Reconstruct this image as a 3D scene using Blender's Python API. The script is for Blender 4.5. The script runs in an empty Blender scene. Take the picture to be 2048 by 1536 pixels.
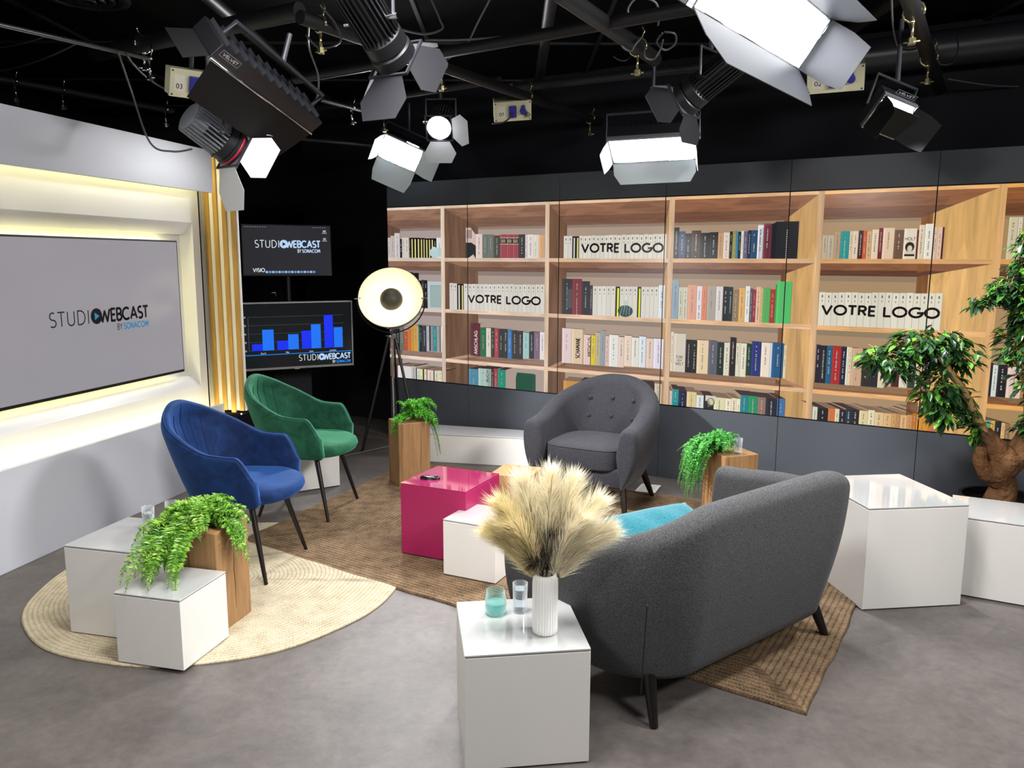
import bpy, bmesh, math, random
from math import sin, cos, pi, radians, sqrt, atan2, hypot
from mathutils import Vector, Matrix, Euler
random.seed(7)
S = bpy.context.scene
COL = S.collection

# ------------------------------------------------------------------ camera
PITCH, ROLL, CAM_H, FPX = radians(8.858), radians(-0.179), 1.63, 1603.14
_cp, _sp = cos(PITCH), sin(PITCH)
_fw = Vector((0, _cp, -_sp)); _dn = Vector((0, -_sp, -_cp)); _rt = Vector((1, 0, 0))
RT = _rt * cos(ROLL) + _dn * sin(ROLL)
DN = _dn * cos(ROLL) - _rt * sin(ROLL)
CAM = Vector((0, 0, CAM_H))
cd = bpy.data.cameras.new('camera'); cam = bpy.data.objects.new('camera', cd); COL.objects.link(cam)
cd.sensor_fit = 'HORIZONTAL'; cd.sensor_width = 36.0; cd.lens = 36.0 * FPX / 2048.0
cd.clip_start = 0.02; cd.clip_end = 60
cam.matrix_world = Matrix(((RT.x, -DN.x, -_fw.x, 0), (RT.y, -DN.y, -_fw.y, 0), (RT.z, -DN.z, -_fw.z, CAM_H), (0, 0, 0, 1)))
S.camera = cam
S.view_settings.view_transform = 'Standard'; S.view_settings.look = 'None'
S.view_settings.gamma = 1.0; S.view_settings.use_curve_mapping = False
S.view_settings.exposure = 0.0

# ------------------------------------------------------------------ world (dark studio, a trace of bounce)
W = bpy.data.worlds.new('studio'); S.world = W; W.use_nodes = True
W.node_tree.nodes['Background'].inputs['Color'].default_value = (0.75, 0.82, 1.0, 1)
W.node_tree.nodes['Background'].inputs['Strength'].default_value = 0.035

# ------------------------------------------------------------------ studio lamps (in the ceiling grid, plus added unseen fill lights)
def area(name, loc, target, sx, sy, power, color=(1, 1, 1), spread=120):
    L = bpy.data.lights.new(name, 'AREA'); L.shape = 'RECTANGLE'; L.size = sx; L.size_y = sy
    L.energy = power; L.color = color; L.spread = radians(spread)
    o = bpy.data.objects.new(name, L); COL.objects.link(o); o.location = loc
    d = Vector(target) - Vector(loc)
    o.rotation_euler = d.to_track_quat('-Z', 'Y').to_euler()
    return o
def spot(name, loc, target, power, angle, blend=0.4, radius=0.05, color=(1, 1, 1)):
    L = bpy.data.lights.new(name, 'SPOT'); L.energy = power; L.spot_size = radians(angle); L.spot_blend = blend
    L.shadow_soft_size = radius; L.color = color
    o = bpy.data.objects.new(name, L); COL.objects.link(o); o.location = loc
    o.rotation_euler = (Vector(target) - Vector(loc)).to_track_quat('-Z', 'Y').to_euler()
    return o
area('panel_light_near', (0.948, 3.108, 2.517), (2.264, 2.124, 1.38), 1.03, .19, 60, (1, .98, .96), 110)
area('added_light_right', (2.5, 2.7, 2.85), (-1.8, 4.1, 0.4), .7, .35, 62, (1, .98, .96))  # unseen, no fixture: added off frame to light and shadow the left wall
area('panel_light_back', (-0.913, 6.746, 2.483), (-1.20, 3.2, .4), .31, .19, 44, (.97, .98, 1))
area('panel_light_mid', (.853, 5.060, 2.305), (.60, 4.0, .3), .48, .20, 36, (.97, .98, 1))
spot('fresnel_lamp_left', (-1.23, 3.86, 2.13), (0.95, 5.7, .5), 640, 50, .5, .05)
spot('fresnel_lamp_right', (-0.38, 5.12, 2.42), (0.6, 3.1, .4), 120, 60, .5, .05)
spot('panel_lamp_tree', (1.90, 4.10, 2.25), (2.55, 4.3, 1.1), 190, 80, .6, .05)
area('fill_light_behind_left', (-1.9, 0.2, 2.75), (0.2, 4.2, .3), .74, .37, 26, (1, .97, .94))  # unseen general fill added behind the camera, left side
area('fill_light_behind_right', (2.3, 0.4, 2.75), (0.3, 4.6, .5), .74, .37, 38, (1, .98, .96))  # unseen general fill added behind the camera, right side
area('fill_light_overhead', (-0.3, 2.4, 3.0), (-.1, 3.4, 0), 1.0, .5, 56, (1, .97, .95))  # unseen fill without a fixture, added to brighten upward faces
# ------------------------------------------------------------------ helpers
def ray(x, y):
    return (RT * ((x - 1024) / FPX) + DN * ((y - 768) / FPX) + _fw)
def at_z(x, y, z):
    q = ray(x, y); return CAM + q * ((z - CAM_H) / q.z)
def at_d(x, y, d):
    return CAM + ray(x, y).normalized() * d

def lin(c):
    if isinstance(c, str):
        c = [int(c[i:i + 2], 16) / 255 for i in (0, 2, 4)]
    return tuple((v / 12.92 if v <= .04045 else ((v + .055) / 1.055) ** 2.4) for v in c)

MATS = {}
def mat(name, color='808080', rough=.5, metal=0., spec=.5, emit=None, estr=1., trans=0., ior=1.45, coat=0., sheen=0., noise=None, bump=None, alpha=1.):
    """noise=(scale, amount, stretch) varies the base colour; bump=(scale, strength, distance)."""
    if name in MATS: return MATS[name]
    m = bpy.data.materials.new(name); m.use_nodes = True; nt = m.node_tree; N = nt.nodes; L = nt.links
    b = N['Principled BSDF']; c = lin(color)
    b.inputs['Base Color'].default_value = (*c, 1); b.inputs['Roughness'].default_value = rough
    b.inputs['Metallic'].default_value = metal; b.inputs['Specular IOR Level'].default_value = spec
    b.inputs['IOR'].default_value = ior; b.inputs['Transmission Weight'].default_value = trans
    b.inputs['Coat Weight'].default_value = coat; b.inputs['Coat Roughness'].default_value = .05
    b.inputs['Alpha'].default_value = alpha
    if sheen: b.inputs['Sheen Weight'].default_value = sheen; b.inputs['Sheen Roughness'].default_value = .35
    if emit is not None:
        b.inputs['Emission Color'].default_value = (*lin(emit), 1); b.inputs['Emission Strength'].default_value = estr
    tc = None
    if noise or bump:
        tc = N.new('ShaderNodeTexCoord')
    if noise:
        sc, amt, st = noise
        mp = N.new('ShaderNodeMapping'); mp.inputs['Scale'].default_value = st
        nz = N.new('ShaderNodeTexNoise'); nz.inputs['Scale'].default_value = sc; nz.inputs['Detail'].default_value = 6; nz.inputs['Roughness'].default_value = .65
        L.new(tc.outputs['Object'], mp.inputs['Vector']); L.new(mp.outputs['Vector'], nz.inputs['Vector'])
        rp = N.new('ShaderNodeMapRange'); rp.inputs['From Min'].default_value = .3; rp.inputs['From Max'].default_value = .7
        rp.inputs['To Min'].default_value = 1 - amt; rp.inputs['To Max'].default_value = 1 + amt
        L.new(nz.outputs['Fac'], rp.inputs['Value'])
        mx = N.new('ShaderNodeVectorMath'); mx.operation = 'SCALE'; mx.inputs[0].default_value = c
        L.new(rp.outputs['Result'], mx.inputs['Scale']); L.new(mx.outputs['Vector'], b.inputs['Base Color'])
    if bump:
        sc, st, ds = bump
        n2 = N.new('ShaderNodeTexNoise'); n2.inputs['Scale'].default_value = sc; n2.inputs['Detail'].default_value = 4
        L.new(tc.outputs['Object'], n2.inputs['Vector'])
        bp = N.new('ShaderNodeBump'); bp.inputs['Strength'].default_value = st; bp.inputs['Distance'].default_value = ds
        L.new(n2.outputs['Fac'], bp.inputs['Height']); L.new(bp.outputs['Normal'], b.inputs['Normal'])
    MATS[name] = m; return m

class MB:
    def __init__(s): s.v = []; s.f = []; s.m = []; s.c = []
    def add(s, vs, fs, mi=0, col=None):
        o = len(s.v); s.v += [tuple(v) for v in vs]
        for f in fs: s.f.append(tuple(i + o for i in f)); s.m.append(mi); s.c.append(col)
        return s
    def box(s, x0, x1, y0, y1, z0, z1, M=None, mi=0):
        vs = [Vector((x, y, z)) for x in (x0, x1) for y in (y0, y1) for z in (z0, z1)]
        if M is not None: vs = [M @ v for v in vs]
        return s.add(vs, [(0, 1, 3, 2), (4, 6, 7, 5), (0, 4, 5, 1), (2, 3, 7, 6), (0, 2, 6, 4), (1, 5, 7, 3)], mi)
    def prism(s, pts, z0, z1, mi=0, M=None):
        n = len(pts); vs = [Vector((p[0], p[1], z)) for z in (z0, z1) for p in pts]
        if M is not None: vs = [M @ v for v in vs]
        return s.add(vs, [tuple(range(n - 1, -1, -1)), tuple(range(n, 2 * n))] + [(i, (i + 1) % n, n + (i + 1) % n, n + i) for i in range(n)], mi)
    def tube(s, path, r, seg=10, mi=0, caps=True, closed=False):
        path = [Vector(p) for p in path]; n = len(path)
        rs = r if isinstance(r, (list, tuple)) else [r] * n
        vs = []; up = None
        for i, p in enumerate(path):
            if closed: t = path[(i + 1) % n] - path[i - 1]
            else: t = path[min(i + 1, n - 1)] - path[max(i - 1, 0)]
            t.normalize()
            if up is None:
                up = Vector((0, 0, 1)) if abs(t.z) < .9 else Vector((1, 0, 0))
            up = (up - t * up.dot(t)).normalized(); sd = t.cross(up)
            for k in range(seg):
                a = 2 * pi * k / seg; vs.append(p + (up * cos(a) + sd * sin(a)) * rs[i])
        fs = []
        m = n if closed else n - 1
        for i in range(m):
            for k in range(seg):
                j = (i + 1) % n
                fs.append((i * seg + k, i * seg + (k + 1) % seg, j * seg + (k + 1) % seg, j * seg + k))
        if caps and not closed:
            fs.append(tuple(range(seg - 1, -1, -1))); fs.append(tuple((n - 1) * seg + k for k in range(seg)))
        return s.add(vs, fs, mi)
    def lathe(s, prof, seg=32, c=(0, 0, 0), M=None, mi=0, cap0=True, cap1=True, rfun=None):
        vs = []
        for (r, z) in prof:
            for k in range(seg):
                a = 2 * pi * k / seg; rr = r * (rfun(a) if rfun else 1)
                v = Vector((c[0] + rr * cos(a), c[1] + rr * sin(a), c[2] + z)); vs.append(M @ v if M is not None else v)
        fs = []
        for i in range(len(prof) - 1):
            for k in range(seg):
                fs.append((i * seg + k, i * seg + (k + 1) % seg, (i + 1) * seg + (k + 1) % seg, (i + 1) * seg + k))
        if cap0: fs.append(tuple(range(seg - 1, -1, -1)))
        if cap1: fs.append(tuple((len(prof) - 1) * seg + k for k in range(seg)))
        return s.add(vs, fs, mi)
    def loft(s, rings, mi=0, caps=True, closed_ring=True):
        n = len(rings[0]); vs = [v for r in rings for v in r]; fs = []
        for i in range(len(rings) - 1):
            for k in range(n if closed_ring else n - 1):
                fs.append((i * n + k, i * n + (k + 1) % n, (i + 1) * n + (k + 1) % n, (i + 1) * n + k))
        if caps and closed_ring:
            fs.append(tuple(range(n - 1, -1, -1))); fs.append(tuple((len(rings) - 1) * n + k for k in range(n)))
        return s.add(vs, fs, mi)
    def build(s, name, mats, parent=None, smooth=False, bevel=0, bseg=2, subsurf=0, angle=None, fix=True):
        me = bpy.data.meshes.new(name); me.from_pydata([tuple(v) for v in s.v], [], s.f)
        if not isinstance(mats, (list, tuple)): mats = [mats]
        for m in mats: me.materials.append(m)
        me.polygons.foreach_set('material_index', s.m)
        if any(c is not None for c in s.c):
            at = me.color_attributes.new('Col', 'FLOAT_COLOR', 'CORNER')
            data = []
            for p, c in zip(me.polygons, s.c):
                data += list((*(c or (1, 1, 1)), 1)) * p.loop_total
            at.data.foreach_set('color', data)
        if fix:
            bm = bmesh.new(); bm.from_mesh(me)
            bmesh.ops.recalc_face_normals(bm, faces=bm.faces)
            if bevel:
                es = [e for e in bm.edges if len(e.link_faces) == 2 and e.calc_face_angle(0) > .5]
                bmesh.ops.bevel(bm, geom=es, offset=bevel, segments=bseg, profile=.5, affect='EDGES')
            bm.to_mesh(me); bm.free()
        if smooth:
            me.polygons.foreach_set('use_smooth', [True] * len(me.polygons))
            if angle is not None:
                me.set_sharp_from_angle(angle=radians(angle))
        me.update()
        o = bpy.data.objects.new(name, me); COL.objects.link(o)
        if parent: o.parent = parent
        if subsurf:
            md = o.modifiers.new('subdivision', 'SUBSURF'); md.levels = subsurf; md.render_levels = subsurf
        return o

def tag(o, label, cat, group=None):
    o['label'] = label; o['category'] = cat
    if group: o['group'] = group
    return o
def thing(name, label, cat, loc=(0, 0, 0), rotz=0, group=None):
    o = bpy.data.objects.new(name, None); COL.objects.link(o); o.location = loc; o.rotation_euler = (0, 0, rotz)
    o.empty_display_size = .1
    return tag(o, label, cat, group)
def struct(o):
    o['kind'] = 'structure'; return o
def copy_tree(o, parent=None):
    c = o.copy(); COL.objects.link(c); c.parent = parent
    for ch in list(o.children): copy_tree(ch, c)
    return c
def smoothstep(a, b, x):
    t = max(0, min(1, (x - a) / (b - a))); return t * t * (3 - 2 * t)
def bez(p0, p1, p2, p3, n=16):
    p0, p1, p2, p3 = map(Vector, (p0, p1, p2, p3)); o = []
    for i in range(n + 1):
        t = i / n; o.append(p0 * (1 - t) ** 3 + p1 * 3 * t * (1 - t) ** 2 + p2 * 3 * t * t * (1 - t) + p3 * t ** 3)
    return o

# ------------------------------------------------------------------ stroke lettering: every glyph is polylines in a box of cap height 1
def arc(cx, cy, rx, ry, a0, a1, n=14):
    return [(cx + rx * cos(radians(a0 + (a1 - a0) * i / n)), cy + ry * sin(radians(a0 + (a1 - a0) * i / n))) for i in range(n + 1)]
GL = {
 'A': (.78, [[(.04, 0), (.39, 1), (.74, 0)], [(.16, .33), (.62, .33)]]),
 'B': (.62, [[(.1, 0), (.1, 1), (.34, 1)] + arc(.34, .76, .2, .24, 90, -90)[1:] + [(.1, .52)], [(.34, .52)] + arc(.34, .26, .24, .26, 90, -90)[1:] + [(.1, 0)]]),
 'C': (.86, [arc(.48, .5, .42, .5, 48, 312)]),
 'D': (.78, [[(.1, 0), (.1, 1), (.3, 1)] + arc(.3, .5, .4, .5, 90, -90)[1:] + [(.1, 0)]]),
 'E': (.56, [[(.52, 1), (.1, 1), (.1, 0), (.52, 0)], [(.1, .51), (.48, .51)]]),
 'G': (.92, [arc(.48, .5, .42, .5, 50, 360) + [(.9, .46), (.54, .46)]]),
 'H': (.74, [[(.1, 0), (.1, 1)], [(.64, 0), (.64, 1)], [(.1, .5), (.64, .5)]]),
 'I': (.24, [[(.12, 0), (.12, 1)]]),
 'J': (.5, [[(.38, 1), (.38, .25)] + arc(.2, .22, .18, .22, 0, -150)[1:]]),
 'K': (.66, [[(.1, 0), (.1, 1)], [(.6, 1), (.12, .45)], [(.26, .6), (.62, 0)]]),
 'L': (.54, [[(.1, 1), (.1, 0), (.52, 0)]]),
 'M': (.92, [[(.08, 0), (.16, 1), (.46, .3), (.76, 1), (.84, 0)]]),
 'N': (.76, [[(.1, 0), (.1, 1), (.66, 0), (.66, 1)]]),
 'O': (.96, [arc(.48, .5, .42, .5, 0, 360, 28)]),
 'R': (.64, [[(.1, 0), (.1, 1), (.34, 1)] + arc(.34, .75, .22, .25, 90, -90)[1:] + [(.1, .5)], [(.34, .5), (.58, 0)]]),
 'S': (.6, [arc(.32, .75, .22, .25, 50, 270, 12) + arc(.32, .25, .24, .25, 90, -140, 12)[1:]]),
 'T': (.62, [[(.02, 1), (.6, 1)], [(.31, 1), (.31, 0)]]),
 'U': (.74, [[(.1, 1), (.1, .3)] + arc(.37, .3, .27, .3, 180, 360)[1:] + [(.64, 1)]]),
 'V': (.80, [[(.03, 1), (.38, 0), (.73, 1)]]),
 'W': (1.1, [[(.03, 1), (.3, 0), (.55, .85), (.8, 0), (1.07, 1)]]),
 'Y': (.7, [[(.03, 1), (.35, .5), (.67, 1)], [(.35, .5), (.35, 0)]]),
 '0': (.66, [arc(.33, .5, .25, .5, 0, 360, 20)]), '1': (.36, [[(.06, .8), (.24, 1), (.24, 0)]]),
 '2': (.6, [arc(.3, .72, .22, .28, 150, -20, 10) + [(.06, 0), (.54, 0)]]),
 '3': (.6, [arc(.28, .76, .22, .24, 140, -80, 10) + arc(.28, .27, .24, .27, 80, -140, 10)]),
 '5': (.6, [[(.5, 1), (.12, 1), (.09, .56)] + arc(.28, .32, .24, .3, 110, -140, 12)]),
 '7': (.56, [[(.05, 1), (.52, 1), (.2, 0)]]),
 'a': (.5, [arc(.25, .3, .19, .3, 0, 360, 14), [(.44, .6), (.44, 0)]]),
 'e': (.5, [[(.06, .32), (.44, .32)] + arc(.25, .3, .19, .3, 0, 300, 12)]),
 'i': (.2, [[(.1, 0), (.1, .62)], [(.1, .8), (.1, .9)]]), 'l': (.2, [[(.1, 0), (.1, 1)]]),
 'n': (.48, [[(.08, 0), (.08, .62)], [(.08, .4)] + arc(.23, .38, .16, .22, 160, 0, 8) + [(.39, 0)]]),
 'r': (.32, [[(.08, 0), (.08, .62)], [(.08, .4), (.16, .56), (.28, .6)]]),
 't': (.32, [[(.14, .95), (.14, .1), (.22, 0), (.3, 0)], [(.02, .62), (.28, .62)]]),
 'u': (.48, [[(.08, .62), (.08, .2)] + arc(.23, .2, .16, .2, 180, 360, 8) + [(.4, .62)], [(.4, .3), (.4, 0)]]),
 'v': (.44, [[(.03, .62), (.22, 0), (.41, .62)]]), ' ': (.36, [])}
def text_polys(txt, h, wt, track=.06, xs=1.0):
    """convex polygons of a line of lettering, origin at its lower left corner; h = cap height, wt = stroke weight (same unit)"""
    out = []; x = 0
    for ch in txt:
        w, st = GL[ch]
        for pl in st:
            P = [((x + p[0] * xs) * h, p[1] * (h - wt) + wt / 2) for p in pl]
            for i in range(len(P) - 1):
                (ax, ay), (bx, by) = P[i], P[i + 1]; l = hypot(bx - ax, by - ay)
                if l < 1e-9: continue
                nx, ny = -(by - ay) / l * wt / 2, (bx - ax) / l * wt / 2
                out.append([(ax + nx, ay + ny), (ax - nx, ay - ny), (bx - nx, by - ny), (bx + nx, by + ny)])
                if 0 < i:
                    out.append([(ax + wt / 2 * cos(k * pi / 4), ay + wt / 2 * sin(k * pi / 4)) for k in range(8)])
        x += w * xs + track
    return out, (x - track) * h
def fit_text(txt, x0, x1, z0, z1, wt, track=.06):
    _, w = text_polys(txt, 1, wt, track)
    h = z1 - z0; body = sum(GL[c][0] for c in txt); xs = ((x1 - x0) / h - track * (len(txt) - 1)) / body
    pl, w = text_polys(txt, h, wt * h, track, xs)
    return [[(x0 + a, z0 + b) for a, b in p] for p in pl]
# ------------------------------------------------------------------ setting materials
m_black = mat('black_paint', '14161c', .75, spec=.3)
m_ceil = mat('ceiling_black', '15161a', 1, spec=.05, noise=(2, .25, (1, 1, 1)))
m_white = mat('white_laminate', 'd3d3d8', .38, spec=.4)
m_white2 = mat('pale_grey_laminate', 'bfc2cb', .38, spec=.4)
m_alu = mat('aluminium', 'c8ccd2', .3, .9)
m_chrome = mat('chrome', 'e0e0e2', .12, 1.)
m_cement = None
def floor_mat():
    m = bpy.data.materials.new('vinyl_floor'); m.use_nodes = True; nt = m.node_tree; N = nt.nodes; L = nt.links
    b = N['Principled BSDF']; tc = N.new('ShaderNodeTexCoord')
    n1 = N.new('ShaderNodeTexNoise'); n1.inputs['Scale'].default_value = 2.6; n1.inputs['Detail'].default_value = 12; n1.inputs['Roughness'].default_value = .74; n1.inputs['Distortion'].default_value = .4
    n2 = N.new('ShaderNodeTexNoise'); n2.inputs['Scale'].default_value = 22; n2.inputs['Detail'].default_value = 8; n2.inputs['Roughness'].default_value = .7
    L.new(tc.outputs['Object'], n1.inputs['Vector']); L.new(tc.outputs['Object'], n2.inputs['Vector'])
    mx = N.new('ShaderNodeMix'); mx.inputs[0].default_value = .35
    L.new(n1.outputs['Fac'], mx.inputs[2]); L.new(n2.outputs['Fac'], mx.inputs[3])
    rp = N.new('ShaderNodeValToRGB'); e = rp.color_ramp.elements
    e[0].position = .30; e[0].color = (*lin('433f3d'), 1); e[1].position = .70; e[1].color = (*lin('6e6865'), 1)
    L.new(mx.outputs[0], rp.inputs['Fac']); L.new(rp.outputs['Color'], b.inputs['Base Color'])
    b.inputs['Roughness'].default_value = .48; b.inputs['Specular IOR Level'].default_value = .35
    bp = N.new('ShaderNodeBump'); bp.inputs['Strength'].default_value = .12; bp.inputs['Distance'].default_value = .002
    L.new(n2.outputs['Fac'], bp.inputs['Height']); L.new(bp.outputs['Normal'], b.inputs['Normal'])
    return m
struct(MB().box(-4.6, 5.2, -2.2, 9.2, -.08, 0).build('floor', floor_mat()))
struct(MB().box(-4.6, 5.2, -2.2, 9.2, 3.15, 3.25).build('ceiling', m_ceil))
struct(MB().box(-4.6, 5.2, 9.1, 9.2, 0, 3.15).build('wall_back', m_black))
struct(MB().box(5.1, 5.2, -2.2, 9.1, 0, 3.15).build('wall_right', m_black))
struct(MB().box(-4.6, -4.5, -2.2, 9.1, 0, 3.15).build('wall_left', m_black))
struct(MB().box(-4.5, 5.1, -2.2, -2.1, 0, 3.15).build('wall_front', m_black))
# suspended ceiling grid rails and a bulkhead above the display wall
m_rail = mat('ceiling_rail', '1d1e22', .8)
rl = MB()
for k in range(9):
    y = -1.2 + k * 1.2; rl.box(-4.5, 5.1, y - .012, y + .012, 3.135, 3.152)
for k in range(9):
    x = -4.2 + k * 1.2; rl.box(x - .012, x + .012, -2.1, 9.1, 3.133, 3.152)
struct(rl.build('trim_1', m_rail))

# ------------------------------------------------------------------ left set wall: local frame, x along the wall (away from camera), y to the room (+) , origin at its far end
AZ = radians(12.8)
uL = Vector((sin(AZ), cos(AZ), 0)); nL = Vector((cos(AZ), -sin(AZ), 0))     # nL points into the room
PA = Vector((-2.184, 5.993, 0))
ML = Matrix(((uL.x, nL.x, 0, PA.x), (uL.y, nL.y, 0, PA.y), (0, 0, 1, 0), (0, 0, 0, 1)))
LW = -5.2                                            # the wall runs on past the camera's left edge
struct(MB().box(LW, 0, -.03, 0, 0, .54, ML).build('trim_2', m_white2, bevel=.002))          # low parapet
fa = MB().box(LW, 0, -.03, 0, 2.10, 2.40, ML); fa.box(LW, 0, -.5, -.03, 2.385, 2.40, ML)
struct(fa.build('trim_3', m_white2, bevel=.002))      # fascia above
YB = -.132
bw = MB(); fx1, zb, zt = -.085, .69, 1.885; ix1, izb, izt = -.08, .765, 1.80; x0 = -2.22; ix0 = -2.2
# recessed wall around the screen niche, with splayed niche sides
bw.box(LW, x0, YB - .04, YB, 0, 2.40, ML); bw.box(fx1, 0, YB - .3, YB, 0, 2.40, ML)
bw.box(x0, fx1, YB - .04, YB, 0, zb, ML); bw.box(x0, fx1, YB - .04, YB, zt, 2.40, ML)
o = [(x0, YB, zb), (fx1, YB, zb), (fx1, YB, zt), (x0, YB, zt)]; i_ = [(ix0, YB - .06, izb), (ix1, YB - .06, izb), (ix1, YB - .06, izt), (ix0, YB - .06, izt)]
bk = [(a, YB - .11, c) for a, b, c in i_]
bw.add([ML @ Vector(p) for p in o + i_ + bk], [(k, (k + 1) % 4, 4 + (k + 1) % 4, 4 + k) for k in range(4)] + [(4 + k, 4 + (k + 1) % 4, 8 + (k + 1) % 4, 8 + k) for k in range(4)] + [(8, 9, 10, 11)])
struct(bw.build('trim_4', m_white, fix=False))
# LED strips tucked behind parapet, fascia and round the screen
m_led = mat('led_strip', 'fff2c8', .5, emit='fff3ae', estr=24)
led = MB(); led.box(LW + .05, -.02, -.075, -.045, .40, .41, ML); led.box(LW + .05, -.02, -.085, -.045, 2.30, 2.31, ML)
struct(led.build('trim_5', m_led))

# ------------------------------------------------------------------ wooden slat panel beside it
AZS = radians(102.8)
PS = Vector((-2.345, 6.13, 0)); us = Vector((sin(AZS), cos(AZS), 0)); ns = Vector((-us.y, us.x, 0))
MS = Matrix(((us.x, -ns.x, 0, PS.x), (us.y, -ns.y, 0, PS.y), (0, 0, 1, 0), (0, 0, 0, 1)))   # y<0 = away
root = thing('slat_panel', 'tall white panel with ochre wooden slats lit from below, beside the white screen wall', 'wall panel')
MB().box(-.02, .292, -.05, -.03, .465, 2.37, MS).build('backing_board', mat('slat_backing', 'e2e0da', .5), root)
m_slat = mat('slat_oak', 'b48c48', .5, noise=(6, .25, (8, 8, .6)))
for k in range(4):
    x = .028 + k * .0725
    MB().box(x, x + .036, -.03, -.014, .465 if k != 2 else .449, 2.37, MS).build('slat', m_slat, root, bevel=.002)
bl = MB().box(-.02, .292, .05, .06, .442, .458, MS); bl.box(-.02, .292, -.05, .05, .442, .447, MS)
bl.build('lower_lip', m_black, root)
MB().box(-.01, .285, .025, .035, .448, .452, MS).build('light_strip', mat('slat_led', 'fff0c0', .5, emit='ffe9a8', estr=45), root)

# ------------------------------------------------------------------ display wall at the right: frame u along the wall, v towards the room
AZV = radians(121.6); V0 = Vector((1.097, 5.914, 0))
uV = Vector((sin(AZV), cos(AZV), 0)); nV = Vector((uV.y, -uV.x, 0))       # into the room
MV = Matrix(((uV.x, nV.x, 0, V0.x), (uV.y, nV.y, 0, V0.y), (0, 0, 1, 0), (0, 0, 0, 1)))
SEAM = [-2.597 + .8685 * k for k in range(8)]
m_clad = mat('graphite_cladding', '454950', .42, spec=.45)
for k in range(7):
    a, b = SEAM[k] + .0015, SEAM[k + 1] - .0015
    c = MB().box(a, b, -.06, 0, 0, .553, MV); struct(c.build('trim_%d' % (6 + k), m_clad, bevel=.001))
for k in range(7):
    a, b = SEAM[k] + .0015, SEAM[k + 1] - .0015
    c = MB().box(a, b, -.06, 0, 2.082, 2.285, MV); struct(c.build('trim_%d' % (13 + k), m_clad, bevel=.001))
struct(MB().box(SEAM[0], SEAM[7], -.5, -.12, 0, 2.28, MV).build('trim_20', m_black))
struct(MB().box(SEAM[0] - 1.6, SEAM[7] + .6, -.9, -.55, 0, 3.15, MV).build('wall_far', m_black))
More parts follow.
